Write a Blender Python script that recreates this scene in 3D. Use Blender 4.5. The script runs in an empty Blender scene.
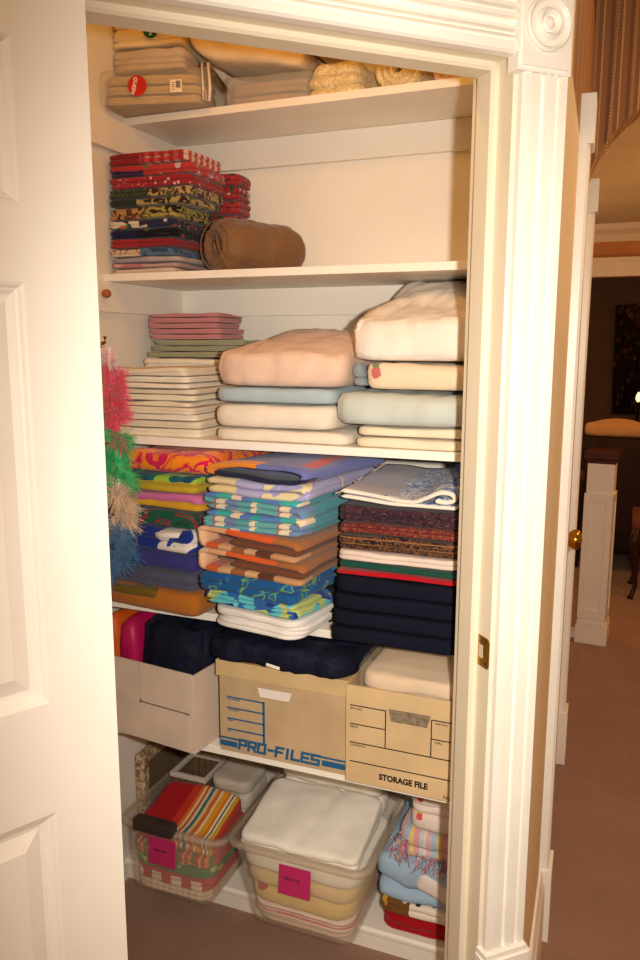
import bpy, bmesh, math, random
from mathutils import Vector, Matrix, noise
sc = bpy.context.scene
COL = sc.collection
PI = math.pi
rnd = random.Random(7)

# ------------------------------------------------------------------ basics
def lin(c):
    return tuple(((x/255.0)/12.92 if x/255.0 <= .04045 else ((x/255.0+.055)/1.055)**2.4) for x in c)

def tag(o, label=None, cat=None, group=None, kind=None):
    if label: o['label'] = label
    if cat: o['category'] = cat
    if group: o['group'] = group
    if kind: o['kind'] = kind
    return o

def obj(name, bm, mat, parent=None, loc=None, rot=None, smooth=True, **kw):
    me = bpy.data.meshes.new(name)
    bmesh.ops.recalc_face_normals(bm, faces=bm.faces[:])
    bm.to_mesh(me); bm.free()
    for m in (mat if isinstance(mat, (list, tuple)) else [mat]): me.materials.append(m)
    if smooth:
        for p in me.polygons: p.use_smooth = True
    o = bpy.data.objects.new(name, me); COL.objects.link(o)
    if parent: o.parent = parent
    if loc: o.location = loc
    if rot is not None: o.rotation_euler = rot if isinstance(rot, tuple) else (0, 0, rot)
    return tag(o, **kw)

def empty(name, loc, rz=0, **kw):
    o = bpy.data.objects.new(name, None); COL.objects.link(o)
    o.location = loc; o.rotation_euler = (0, 0, rz); o.empty_display_size = .05
    return tag(o, **kw)

def box(bm, x0, x1, y0, y1, z0, z1, bev=0, mi=0):
    r = bmesh.ops.create_cube(bm, size=1)
    vs = r['verts']
    for v in vs:
        v.co = Vector((x0 if v.co.x < 0 else x1, y0 if v.co.y < 0 else y1, z0 if v.co.z < 0 else z1))
    fs = list({f for v in vs for f in v.link_faces})
    for f in fs: f.material_index = mi
    if bev:
        es = list({e for v in vs for e in v.link_edges})
        bmesh.ops.bevel(bm, geom=es, offset=bev, segments=2, affect='EDGES', profile=.6)
    return vs

def bxo(name, x0, x1, y0, y1, z0, z1, mat, bev=0, **kw):
    bm = bmesh.new(); box(bm, x0, x1, y0, y1, z0, z1, bev)
    return obj(name, bm, mat, smooth=False, **kw)

def prism(bm, pts, z0, z1):
    a = [bm.verts.new((x, y, z0)) for x, y in pts]; b = [bm.verts.new((x, y, z1)) for x, y in pts]
    n = len(pts)
    for i in range(n): bm.faces.new((a[i], a[(i+1) % n], b[(i+1) % n], b[i]))
    bm.faces.new(a[::-1]); bm.faces.new(b)

def sweep(bm, prof, p0, ax, u, v, L, caps=True, cyc=True):
    """extrude a 2-D profile (a,b) -> p0 + a*u + b*v along ax by L"""
    p0, ax, u, v = Vector(p0), Vector(ax), Vector(u), Vector(v)
    A = [bm.verts.new(p0+u*a+v*b) for a, b in prof]
    B = [bm.verts.new(p0+u*a+v*b+ax*L) for a, b in prof]
    n = len(prof)
    for i in range(n if cyc else n-1):
        bm.faces.new((A[i], A[(i+1) % n], B[(i+1) % n], B[i]))
    if caps: bm.faces.new(A[::-1]); bm.faces.new(B)

def lathe(bm, prof, c, axis='z', n=28):
    """prof list of (r, h)"""
    rings = []
    for r, h in prof:
        ring = []
        for i in range(n):
            t = 2*PI*i/n
            p = {'z': (r*math.cos(t), r*math.sin(t), h), 'x': (h, r*math.cos(t), r*math.sin(t)), 'y': (r*math.cos(t), h, r*math.sin(t))}[axis]
            ring.append(bm.verts.new(Vector(c)+Vector(p)))
        rings.append(ring)
    for a, b in zip(rings, rings[1:]):
        for i in range(n): bm.faces.new((a[i], a[(i+1) % n], b[(i+1) % n], b[i]))
    bm.faces.new(rings[0][::-1]); bm.faces.new(rings[-1])

def tube(bm, pts, r, n=8, caps=True):
    pts = [Vector(p) for p in pts]; rings = []
    for i, p in enumerate(pts):
        t = (pts[min(i+1, len(pts)-1)]-pts[max(i-1, 0)]).normalized()
        a = t.cross(Vector((0, 0, 1)) if abs(t.z) < .9 else Vector((1, 0, 0))).normalized(); b = t.cross(a)
        rr = r[i] if isinstance(r, (list, tuple)) else r
        rings.append([bm.verts.new(p+(a*math.cos(2*PI*k/n)+b*math.sin(2*PI*k/n))*rr) for k in range(n)])
    for A, B in zip(rings, rings[1:]):
        for k in range(n): bm.faces.new((A[k], A[(k+1) % n], B[(k+1) % n], B[k]))
    if caps: bm.faces.new(rings[0][::-1]); bm.faces.new(rings[-1])

def nz(x, y, z, s=0.): return noise.noise(Vector((x+s*7.31, y-s*3.7, z+s*1.93)))

# ------------------------------------------------------------------ materials
class NB:
    def __init__(s, name):
        s.m = bpy.data.materials.new(name); s.m.use_nodes = True
        s.t = s.m.node_tree; s.n = s.t.nodes; s.l = s.t.links; s.n.clear()
        s.out = s.n.new('ShaderNodeOutputMaterial'); s.co = s.n.new('ShaderNodeTexCoord').outputs['Object']
    def link(s, a, b): s.l.new(a, b)
    def node(s, t, **kw):
        n = s.n.new(t)
        for k, v in kw.items():
            if k in n.inputs: n.inputs[k].default_value = v
            else: setattr(n, k, v)
        return n
    def map(s, loc=(0, 0, 0), sc_=(1, 1, 1), rot=(0, 0, 0), co=None):
        n = s.node('ShaderNodeMapping'); n.inputs['Location'].default_value = loc
        n.inputs['Scale'].default_value = sc_; n.inputs['Rotation'].default_value = rot
        s.link(co or s.co, n.inputs['Vector']); return n.outputs[0]
    def noise(s, scale, detail=3, dist=0., co=None, col=False):
        n = s.node('ShaderNodeTexNoise'); n.inputs['Scale'].default_value = scale
        n.inputs['Detail'].default_value = detail; n.inputs['Distortion'].default_value = dist
        s.link(co or s.co, n.inputs['Vector']); return n.outputs['Color' if col else 'Fac']
    def vor(s, scale, co=None, feat='F1', rand=1.):
        n = s.node('ShaderNodeTexVoronoi'); n.feature = feat; n.inputs['Scale'].default_value = scale
        n.inputs['Randomness'].default_value = rand
        s.link(co or s.co, n.inputs['Vector']); return n
    def math(s, op, a, b=None, c=None):
        n = s.n.new('ShaderNodeMath'); n.operation = op
        for i, v in enumerate((a, b, c)):
            if v is None: continue
            if isinstance(v, (int, float)): n.inputs[i].default_value = v
            else: s.link(v, n.inputs[i])
        return n.outputs[0]
    def ramp(s, fac, stops, const=True):
        n = s.n.new('ShaderNodeValToRGB'); r = n.color_ramp
        r.interpolation = 'CONSTANT' if const else 'LINEAR'
        while len(r.elements) > 1: r.elements.remove(r.elements[-1])
        for i, (p, c) in enumerate(stops):
            e = r.elements[0] if i == 0 else r.elements.new(p)
            e.position = p; e.color = (*lin(c), 1)
        s.link(fac, n.inputs[0]); return n.outputs[0]
    def mix(s, f, a, b):
        n = s.n.new('ShaderNodeMix'); n.data_type = 'RGBA'
        for v, i in ((f, 0), (a, 6), (b, 7)):
            if isinstance(v, (int, float)): n.inputs[i].default_value = v
            elif isinstance(v, tuple): n.inputs[i].default_value = (*lin(v), 1)
            else: s.link(v, n.inputs[i])
        return n.outputs[2]
    def sep(s, co=None):
        n = s.n.new('ShaderNodeSeparateXYZ'); s.link(co or s.co, n.inputs[0]); return n.outputs
    def bump(s, h, strength=.2, dist=.002):
        n = s.n.new('ShaderNodeBump'); n.inputs['Strength'].default_value = strength; n.inputs['Distance'].default_value = dist
        s.link(h, n.inputs['Height']); return n.outputs[0]
    def bsdf(s, col, rough=.8, metal=0, nrm=None, sheen=0, spec=.3, coat=0, **kw):
        p = s.n.new('ShaderNodeBsdfPrincipled')
        if isinstance(col, tuple): p.inputs['Base Color'].default_value = (*lin(col), 1)
        else: s.link(col, p.inputs['Base Color'])
        p.inputs['Roughness'].default_value = rough; p.inputs['Metallic'].default_value = metal
        p.inputs['Specular IOR Level'].default_value = spec
        p.inputs['Sheen Weight'].default_value = sheen; p.inputs['Coat Weight'].default_value = coat
        if nrm: s.link(nrm, p.inputs['Normal'])
        s.link(p.outputs[0], s.out.inputs[0]); return p

def simple(name, col, rough=.6, var=.04, vs=6, bump=0, bs=200, metal=0, spec=.3, coat=0):
    b = NB(name)
    f = b.noise(vs, 4)
    d = tuple(max(0, int(c*(1-var*2))) for c in col)
    c = b.mix(b.ramp(f, [(.3, (0, 0, 0)), (.7, (255, 255, 255))], False), d, col) if var else col
    nrm = b.bump(b.noise(bs, 2), bump, .002) if bump else None
    b.bsdf(c, rough, metal, nrm, spec=spec, coat=coat); return b.m

def pattern(b, kind, a, co=None):
    """returns a colour socket"""
    if kind == 'plain':
        f = b.noise(14, 4, co=co); d = tuple(int(c*.93) for c in a['c'])
        return b.mix(b.ramp(f, [(.25, (0, 0, 0)), (.75, (255, 255, 255))], False), d, a['c'])
    if kind == 'stripes':
        ax = b.sep(co)['xyz'.index(a.get('ax', 'x'))]
        f = b.math('FRACT', b.math('MULTIPLY_ADD', ax, 1/a['p'], a.get('o', 0)))
        return b.ramp(f, a['s'])
    if kind == 'check':
        e = b.sep(co); p = a['p']; q = a.get('ax', 'xy')
        f = [b.math('GREATER_THAN', b.math('FRACT', b.math('MULTIPLY_ADD', e['xyz'.index(k)], 1/p, .02)), .5) for k in q]
        s = b.math('MULTIPLY', b.math('ADD', f[0], f[1]), .45)
        return b.ramp(s, [(0, a['c'][0]), (.3, a['c'][1]), (.7, a['c'][2])])
    if kind == 'cells':
        v = b.vor(a['sc'], co); e = b.n.new('ShaderNodeSeparateColor'); b.link(v.outputs['Color'], e.inputs[0])
        k = a['c']; return b.ramp(e.outputs[0], [(i/len(k), c) for i, c in enumerate(k)])
    if kind == 'spots':
        v = b.vor(a['sc'], co, rand=a.get('rand', 1.)); e = b.n.new('ShaderNodeSeparateColor'); b.link(v.outputs['Color'], e.inputs[0])
        k = a['c']; sc_ = b.ramp(e.outputs[1], [(i/len(k), c) for i, c in enumerate(k)])
        d = v.outputs['Distance']
        if a.get('wob'): d = b.math('ADD', d, b.math('MULTIPLY_ADD', b.noise(a['sc']*3, 2, co=co), a['wob'], -a['wob']*.5))
        return b.mix(b.math('LESS_THAN', d, a.get('t', .3)), a['b'], sc_)
    if kind == 'swirl':
        f = b.noise(a['sc'], a.get('det', 1.5), a.get('dist', 1.2), co=co)
        return b.ramp(f, a['s'])
    if kind == 'split':
        ax = b.sep(co)['xyz'.index(a.get('ax', 'x'))]
        w = b.math('ADD', ax, b.math('MULTIPLY_ADD', b.noise(20, 2, co=co), .012, -.006))
        return b.mix(b.math('GREATER_THAN', w, a['at']), pattern(b, *a['A'], co), pattern(b, *a['B'], co))
    raise KeyError(kind)

def cloth(name, kind='plain', rough=.9, sheen=.15, bs=500, bst=.25, spec=.15, big=0, dk=1., **a):
    b = NB(name); c = pattern(b, kind, a)
    if dk != 1:
        hs = b.n.new('ShaderNodeHueSaturation'); hs.inputs['Value'].default_value = dk; hs.inputs['Saturation'].default_value = .95; b.link(c, hs.inputs['Color']); c = hs.outputs[0]
    h = b.noise(bs, 2)
    if big: h = b.math('ADD', h, b.math('MULTIPLY', b.noise(40, 3, .6), big))
    b.bsdf(c, rough, 0, b.bump(h, bst, .0015), sheen=sheen, spec=spec); return b.m

def clear_plastic(name, tint=(235, 228, 215), t=.8, rough=.08, haze=.5):
    b = NB(name)
    tr = b.n.new('ShaderNodeBsdfTransparent'); tr.inputs[0].default_value = (1, .99, .97, 1)
    p = b.n.new('ShaderNodeBsdfPrincipled'); p.inputs['Base Color'].default_value = (*lin(tint), 1)
    p.inputs['Roughness'].default_value = rough; p.inputs['Specular IOR Level'].default_value = .6
    m = b.n.new('ShaderNodeMixShader'); m.inputs[0].default_value = 1-t
    b.link(tr.outputs[0], m.inputs[1]); b.link(p.outputs[0], m.inputs[2])
    b.link(b.bump(b.noise(25, 3, .8), haze, .004), p.inputs['Normal'])
    b.link(m.outputs[0], b.out.inputs[0]); return b.m

WALL = simple('closet_paint', (246, 238, 224), .55, .015, 3, .05, 300)
TRIM = simple('gloss_trim_paint', (250, 244, 232), .32, .012, 5, .03, 60, spec=.45)
JAMB = simple('jamb_paint', (236, 222, 196), .42, .02, 5, .03, 60, spec=.4)
SHELF = simple('shelf_paint', (248, 240, 226), .4, .02, 4, .04, 120, spec=.4)
DOORM = simple('door_paint', (246, 238, 226), .45, .012, 6, .06, 90, spec=.35)
HALLW = simple('hall_wall_paint', (250, 232, 196), .7, .02, 3)
CEIL = simple('ceiling_paint', (240, 226, 205), .8, .02, 3)
BRASS = simple('brass', (200, 150, 60), .22, .08, 30, metal=1)
def carpet_mat():
    b = NB('brown_carpet'); f = b.noise(170, 4); g = b.noise(5, 3)
    c = b.mix(b.math('MULTIPLY_ADD', g, .8, -.1), (144, 110, 90), (172, 134, 112))
    c = b.mix(b.ramp(f, [(.3, (60, 60, 60)), (.7, (0, 0, 0))], False), c, (96, 68, 52))
    b.bsdf(c, .95, 0, b.bump(f, .8, .006), sheen=.2, spec=.1); return b.m
CARPET = carpet_mat()

# ------------------------------------------------------------------ geometry of folded cloth
def slab_bm(w, d, h, layers=1, rc=.02, wr=.003, crown=0., groove=None, seed=0, jit=.0, sq=0., res=.014, front_drop=0., taper=0., rise=0., ex=3.4, top=False, crease=0.):
    """folded cloth: a rounded block whose rim bulges once per layer; origin at front-left-bottom"""
    groove = groove if groove is not None else min(h/layers*.5, .014)
    nx, ny, nzk = max(8, int(w/res)), max(8, int(d/res)), layers*6
    bm = bmesh.new(); V = {}
    R = random.Random(seed*31+5); off = [(R.uniform(-jit, jit), R.uniform(-jit, jit)) for _ in range(layers+1)]
    W, D = w/2, d/2; rc = min(rc, W*.9, D*.9)
    bs = [0]
    for L in range(layers): bs.append(bs[-1]+R.uniform(.7, 1.3))
    bs = [q/bs[-1] for q in bs]
    ks = [(bs[L]+(bs[L+1]-bs[L])*(.5-.5*math.cos(PI*q/6)), L, .5-.5*math.cos(PI*q/6)) for L in range(layers) for q in range(6)]+[(1, layers-1, 1)]
    def pos(i, j, k):
        a, b = 2*i/nx-1, 2*j/ny-1; c, L, t = ks[k]
        ins = groove*(1-max(0, 1-abs(2*t-1)**ex)**(1/ex))
        if layers > 1 and 0 < k < nzk: c += .16/layers*nz(a*W*9, b*D*9, L*3., seed+5)
        side = abs(a) == 1 or abs(b) == 1
        px, py = a*W, b*D
        qx = max(-(W-rc), min(W-rc, px)); qy = max(-(D-rc), min(D-rc, py)); dx, dy = px-qx, py-qy
        if dx and dy:
            m = max(abs(dx), abs(dy))/math.hypot(dx, dy); px, py = qx+dx*m, qy+dy*m
        sx, sy = (W-ins)/W, (D-ins)/D
        px, py = px*sx, py*sy
        if side: px += off[L][0]; py += off[L][1]
        tp = 1-taper*c; px *= tp; py *= tp
        z = h*c
        e = (1-a*a)*(1-b*b)
        z += crown*e*c+rise*c*c*(b+1)/2
        z -= sq*c*(abs(a)**4+abs(b)**4)*.5
        if front_drop: z -= front_drop*c*max(0, -b)**2
        n1 = nz(px*9, py*9, z*14, seed); n2 = nz(px*26, py*26, z*40, seed+3); n3 = nz(px*14+20, py*5, z*9, seed+9)
        z += (wr*(n1-(0 if top else .75))*1.1+wr*.45*(n2-(0 if top else .7)))*min(1, c*2.5)
        if crease: z -= crease*max(0, 1-abs(nz(px*11+5, py*5, z*6, seed+6))*7)*c; py += (crease*max(0, 1-abs(nz(px*16, 2, z*9, seed+7))*6) if b == -1 else 0)
        if 0 < k: px += wr*(nz(px*8+3, py*8, z*30, seed+1)+.5*n2); py += wr*(n3+.6*nz(px*30, py*6, z*50, seed+2))
        return (px+W, py+D, max(0, z))
    def vert(i, j, k):
        key = (i, j, k)
        if key not in V: V[key] = bm.verts.new(pos(i, j, k))
        return V[key]
    for k in (0, nzk):
        for i in range(nx):
            for j in range(ny): bm.faces.new((vert(i, j, k), vert(i+1, j, k), vert(i+1, j+1, k), vert(i, j+1, k)))
    for k in range(nzk):
        for i in range(nx):
            for j in (0, ny): bm.faces.new((vert(i, j, k), vert(i+1, j, k), vert(i+1, j, k+1), vert(i, j, k+1)))
        for j in range(ny):
            for i in (0, nx): bm.faces.new((vert(i, j, k), vert(i, j+1, k), vert(i, j+1, k+1), vert(i, j, k+1)))
    return bm

def slab(name, mat, x, y, z, w, d, h, rz=0, label=None, cat=None, group=None, parent=None, **kw):
    kw.setdefault('seed', rnd.randint(1, 9999))
    bm = slab_bm(w, d, h, **kw)
    return obj(name, bm, mat, parent, (x, y, z), math.radians(rz), label=label, cat=cat, group=group)

def smooth_path(P, n=6):
    out = []; P = [Vector((p[0], p[1], 0)) for p in P]
    for i in range(len(P)-1):
        p0, p1, p2, p3 = P[max(i-1, 0)], P[i], P[i+1], P[min(i+2, len(P)-1)]
        for k in range(n):
            t = k/n
            out.append(.5*((2*p1)+(p2-p0)*t+(2*p0-5*p1+4*p2-p3)*t*t+(3*p1-p0-3*p2+p3)*t**3))
    out.append(P[-1]); return [(v.x, v.y) for v in out]

def ribbon_bm(path, t, depth, seed=0, wr=.003, ny=16, n=6, bulge=0., inner=2.):
    """cloth of thickness t that follows path in x-z and runs back by depth in y"""
    P = smooth_path(path, n); bm = bmesh.new(); rows = []
    N = len(P)
    for j in range(ny+1):
        y = depth*j/ny; A = []; B = []
        for i, (x, z) in enumerate(P):
            x0, z0 = P[max(i-1, 0)]; x1, z1 = P[min(i+1, N-1)]
            dx, dz = x1-x0, z1-z0; L = math.hypot(dx, dz) or 1; nx_, nz_ = -dz/L, dx/L
            hh = t/2*(.55 if i in (0, N-1) else 1)
            if j in (0, ny): hh *= .7
            o = wr*nz(x*14, y*10, z*14, seed); o2 = wr*nz(x*14+9, y*16, z*20, seed+4)
            yy = y + (wr*2.5*nz(x*11, 3, z*11, seed+8) if j == 0 else 0)
            A.append(bm.verts.new((x+nx_*hh+o2, yy, z+nz_*hh+o))); B.append(bm.verts.new((x-nx_*hh+o2, yy, z-nz_*hh+o)))
        rows.append((A, B))
    for j in range(ny):
        A, B = rows[j]; C_, D_ = rows[j+1]
        for i in range(N-1):
            for f in (bm.faces.new((A[i], A[i+1], C_[i+1], C_[i])), bm.faces.new((B[i], D_[i], D_[i+1], B[i+1]))): f.material_index = int(i > inner*(N-1))
        bm.faces.new((A[0], C_[0], D_[0], B[0])); bm.faces.new((A[-1], B[-1], D_[-1], C_[-1]))
    for j, s in ((0, 1), (ny, -1)):
        A, B = rows[j]
        for i in range(N-1): bm.faces.new((A[i], B[i], B[i+1], A[i+1])).material_index = int(i > inner*(N-1))
    return bm

def ribbon(name, mat, x, y, z, path, t, depth, rz=0, label=None, cat=None, group=None, parent=None, **kw):
    kw.setdefault('seed', rnd.randint(1, 9999))
    return obj(name, ribbon_bm(path, t, depth, **kw), mat, parent, (x, y, z), math.radians(rz), label=label, cat=cat, group=group)

# zig-zag path of a folded towel: n layers in a block w x h, loop ends round
def zig(w, h, n, t, start=1, rag=.0, seed=1):
    R = random.Random(seed); z0, z1 = t/2, h-t/2; P = []; s = start
    zs = [z0+(z1-z0)*i/(n-1) for i in range(n)]
    for i, z in enumerate(zs):
        l, r_ = t/2+R.uniform(0, rag), w-t/2-R.uniform(0, rag)
        a, b = (l, r_) if s > 0 else (r_, l)
        P += [(a, z), (a*.7+b*.3, z+R.uniform(-1, 1)*t*.08), (a*.3+b*.7, z+R.uniform(-1, 1)*t*.08), (b, z)]
        if i < n-1: P.append((b+s*min(t*.25, .004), (z+zs[i+1])/2))
        s = -s
    return P

FONT = bpy.data.fonts.load('<builtin>') if '<builtin>' in bpy.data.fonts else None
def text_mesh(name, s, size, mat, parent, loc, rot, shear=0, bold=0, label=None, sx=1.):
    cu = bpy.data.curves.new(name, 'FONT'); cu.body = s; cu.size = size; cu.shear = shear; cu.offset = bold; cu.extrude = .0003
    cu.resolution_u = 3
    t = bpy.data.objects.new(name, cu); COL.objects.link(t)
    dg = bpy.context.evaluated_depsgraph_get(); dg.update()
    me = bpy.data.meshes.new_from_object(t.evaluated_get(dg)); bpy.data.objects.remove(t)
    for v in me.vertices: v.co.x *= sx
    me.materials.clear(); me.materials.append(mat)
    o = bpy.data.objects.new(name, me); COL.objects.link(o); o.parent = parent; o.location = loc; o.rotation_euler = rot
    return tag(o, label)
UP = (PI/2, 0, 0)          # text standing up, read from the front (-y)

# ================================================================== THE ROOM
# diagonal door wall: J = inner back edge of the right jamb, d along wall to the right, n towards the hall
J = Vector((1.0106, -.705)); AL = .7401
d2 = Vector((math.cos(AL), math.sin(AL))); n2 = Vector((math.sin(AL), -math.cos(AL)))
D3 = Vector((d2.x, d2.y, 0)); N3 = Vector((n2.x, n2.y, 0)); Z3 = Vector((0, 0, 1))
def W(s, off, z=0.): p = J+d2*s+n2*off; return Vector((p.x, p.y, z))
HD = 2.0; SL = -.665       # door head height, left jamb
CH, CF = 2.78, 2.46         # ceilings
FR = .115                  # wall face towards the hall
HX, HY = 1.160, -.52       # hall wall starts here
hdir = Vector((-.030, 1, 0)).normalized(); hn = Vector((hdir.y, -hdir.x, 0))
def H(l, off, z=0.): return Vector((HX, HY, 0))+hdir*l+hn*off+Vector((0, 0, z))

bxo('floor', -1.6, 5, -4.2, 6.4, -.05, 0, CARPET, kind='structure')
bxo('wall_left', -.1, 0, -1.62, .1, 0, CH, WALL, kind='structure')
bxo('wall_back', -.1, 1.10, 0, .1, 0, CH, WALL, kind='structure')
bm = bmesh.new(); prism(bm, [(1.08, 0), (1.08, -.64), (1.0106+.085, -.642), (1.14, -.58), (1.14, 0)], 0, CH)
obj('wall_right', bm, WALL, smooth=False, kind='structure')
# front wall: right pier with a rounded outer corner, left pier, head
def arc_pts():
    # bullnose from the diagonal face to the hall wall
    a0 = W(.089, FR); R_ = .032
    ang0 = math.atan2(n2.y, n2.x); ang1 = math.atan2(hn.y, hn.x)
    c = a0-N3*R_; P = []
    for i in range(9):
        t = ang0+(ang1-ang0)*i/8
        P.append((c.x+R_*math.cos(t), c.y+R_*math.sin(t)))
    return P
AP = arc_pts()
hx0 = AP[-1]
HX, HY = hx0[0], hx0[1]
bm = bmesh.new()
prism(bm, [tuple(W(.004, 0)[:2]), tuple(W(.004, FR)[:2])]+AP+[tuple(H(.10, 0)[:2]), tuple(H(.10, -.05)[:2]), (1.10, -.56)], 0, CH)
obj('wall_front', bm, HALLW, smooth=False, kind='structure')
bm = bmesh.new(); prism(bm, [tuple(W(a, b)[:2]) for a, b in ((SL-.004, 0), (SL-.004, FR), (-1.75, FR), (-1.75, 0))], 0, CH)
obj('wall_front_left', bm, HALLW, smooth=False, kind='structure')
bm = bmesh.new(); prism(bm, [tuple(W(a, b)[:2]) for a, b in ((SL-.004, 0), (SL-.004, FR), (.004, FR), (.004, 0))], HD+.012, CH)
obj('wall_front_head', bm, HALLW, smooth=False, kind='structure')
bxo('ceiling', -1.6, 5, -4.2, .66, CH, CH+.06, CEIL, kind='structure')
bxo('ceiling_far', -1.6, 5, .661, 6.4, CF, CF+.06, CEIL, kind='structure')

# jambs (right, left, head): board, stop with rounded nose, rabbet
def jamb_prof(sgn=1):    # (into opening, off)
    return [(0, 0), (0, .028), (.0015, .029), (.0015, .031), (0, .032), (-.012, .032), (-.012, .072), (-.008, .077), (0, .077), (0, .117), (.004, .119), (.02, .119), (.02, 0)]
bm = bmesh.new()
P = jamb_prof()
sweep(bm, [(a, b) for a, b in P], J.to_3d(), Z3, D3, N3, HD+.02)
obj('trim_1', bm, JAMB, smooth=False, kind='structure')
bm = bmesh.new(); sweep(bm, [(-a, b) for a, b in P], W(SL, 0), Z3, D3, N3, HD+.02)
obj('trim_2', bm, JAMB, smooth=False, kind='structure')
bm = bmesh.new(); sweep(bm, [(a, b) for a, b in P], W(SL-.02, 0, HD), D3, Z3, N3, -SL+.04)
obj('trim_3', bm, JAMB, smooth=False, kind='structure')

# fluted casing profile across width 0..w, thickness t
def flute_prof(w, t, base):
    P = [(0, base), (0, base+t*.75), (w*.03, base+t)]
    segs = [(.16, .20, .24), (.24, .28, .32), (.36, .43, .50), (.56, .60, .64), (.70, .76, .82)]
    for a, m, c in segs:
        P += [(w*a, base+t), (w*(a+.012), base+t*.62), (w*m, base+t*.5), (w*(c-.012), base+t*.62), (w*c, base+t)]
    P += [(w*.93, base+t), (w*.97, base+t*.8), (w, base+t*.6), (w, base)]
    return P
CW = .086
bm = bmesh.new(); sweep(bm, flute_prof(CW, .023, FR), W(.006, 0, .44), Z3, D3, N3, HD-.03-.44)
obj('trim_4', bm, TRIM, smooth=False, kind='structure')
bm = bmesh.new(); sweep(bm, [(-a, b) for a, b in flute_prof(CW, .023, FR)], W(SL-.006, 0, .44), Z3, D3, N3, HD-.03-.44)
obj('trim_5', bm, TRIM, smooth=False, kind='structure')
bm = bmesh.new()                 # head casing
sweep(bm, flute_prof(CW+.012, .023, FR), W(SL-.004, 0, HD-.006), D3, Z3, N3, -SL+.006)
obj('trim_6', bm, TRIM, smooth=False, kind='structure')
# corner rosettes
def rosette(s0, name):
    bm = bmesh.new()
    sz = .098; z0 = HD-.03
    sweep(bm, [(0, 0), (sz, 0), (sz, sz+.03), (0, sz+.03)], W(s0, FR, z0), N3, D3, Z3, .026)
    sweep(bm, [(.007, .007), (sz-.007, .007), (sz-.007, sz+.023), (.007, sz+.023)], W(s0, FR+.026, z0), N3, D3, Z3, .004)
    c = W(s0+sz/2, FR+.0305, z0+.068)
    prof = [(.040, 0), (.040, .004), (.037, .007), (.034, .004), (.031, .001), (.024, .001), (.022, .005), (.018, .009), (.014, .005), (.012, .002), (.009, .004), (.006, .009), (.001, .011)]
    rings = []
    for r, h in prof:
        rings.append([bm.verts.new(c+D3*(r*math.cos(2*PI*i/32))+Z3*(r*math.sin(2*PI*i/32))+N3*h) for i in range(32)])
    for A, B in zip(rings, rings[1:]):
        for i in range(32): bm.faces.new((A[i], A[(i+1) % 32], B[(i+1) % 32], B[i]))
    bm.faces.new(rings[-1])
    obj(name, bm, TRIM, smooth=False, kind='structure')
rosette(-.010, 'trim_7'); rosette(SL-.088, 'trim_8')
# plinth block under the casing and base moulding round the corner
bm = bmesh.new()
sweep(bm, [(-.004, FR), (-.004, FR+.03), (.004, FR+.034), (.094, FR+.034), (.098, FR+.03), (.098, FR)], W(0, 0, 0), Z3, D3, N3, .43)
sweep(bm, [(-.002, FR), (0, FR+.03), (.09, FR+.03), (.094, FR)], W(0, 0, .43), Z3, D3, N3, .012)
obj('trim_9', bm, TRIM, smooth=False, kind='structure')
def offset_path(P, o):
    out = []
    for i, p in enumerate(P):
        a = Vector(P[max(i-1, 0)]); b = Vector(P[min(i+1, len(P)-1)]); t = (b-a).normalized(); out.append((p[0]+t.y*o, p[1]-t.x*o))
    return out
bp = AP+[tuple(H(.52, 0)[:2])]
prof = [(0, 0), (.018, 0), (.018, .15), (.015, .17), (.012, .175), (.012, .19), (.006, .205), (0, .208)]
bm = bmesh.new(); rows = []
for o, z in prof: rows.append([bm.verts.new((x, y, z)) for x, y in offset_path(bp, o+.0005)])
for A, B in zip(rows, rows[1:]):
    for i in range(len(A)-1): bm.faces.new((A[i], A[i+1], B[i+1], B[i]))
obj('baseboard_right', bm, TRIM, smooth=False, kind='structure')
# strike plate on the right jamb
bm = bmesh.new()
sweep(bm, [(.082, .992), (.112, .992), (.117, .998), (.117, 1.042), (.112, 1.048), (.082, 1.048)], W(-.0002, 0, 0), -D3, N3, Z3, .0016)
st = obj('strike_plate', bm, BRASS, smooth=False, label='small brass strike plate set in the right door jamb', cat='strike plate')
bm = bmesh.new(); sweep(bm, [(.086, 1.008), (.098, 1.008), (.098, 1.032), (.086, 1.032)], W(-.0019, 0, 0), -D3, N3, Z3, .0006)
obj('latch_hole', bm, simple('pale_hole', (215, 200, 178), .8), st, smooth=False, label='pale rectangular latch hole')
SCR = simple('dark_screw', (110, 80, 35), .4, metal=1)
for zz in (1.000, 1.040):
    bm = bmesh.new(); c = W(-.002, .106, zz); vs = [bm.verts.new(c+N3*(.003*math.cos(2*PI*i/10))+Z3*(.003*math.sin(2*PI*i/10))) for i in range(10)]
    bm.faces.new(vs); obj('screw', bm, SCR, st, smooth=False)

# closet shelves and their cleats
def shelf(z1, y, th, label, yl=None):
    bm = bmesh.new(); box(bm, 0.0005, 1.0795, y, -.0005, z1-th, z1, .0015)
    return obj('closet_shelf', bm, SHELF, smooth=False, label=label, cat='shelf')
shelf(2.147, -.26, .019, 'topmost white closet shelf holding bagged bedding and a comforter')
shelf(1.738, -.374, .019, 'white closet shelf under the red printed linens and brown roll')
shelf(1.338, -.515, .019, 'white closet shelf carrying cream linens and puffy folded blankets')
shelf(.925, -.545, .019, 'white closet shelf under the colourful beach towels')
shelf(.621, -.604, .019, 'white closet shelf under the cardboard file boxes')
n_ = 10
for zt, hh in ((2.128, .078), (1.719, .078), (1.319, .078), (.906, .078), (.602, .1)):
    bxo('trim_%d' % n_, .0005, 1.0795, -.018, -.0005, zt-hh, zt-.0005, WALL, .002, kind='structure'); n_ += 1
    bxo('trim_%d' % n_, .0005, .018, -.62, -.019, zt-hh, zt-.0005, WALL, .002, kind='structure'); n_ += 1
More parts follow.
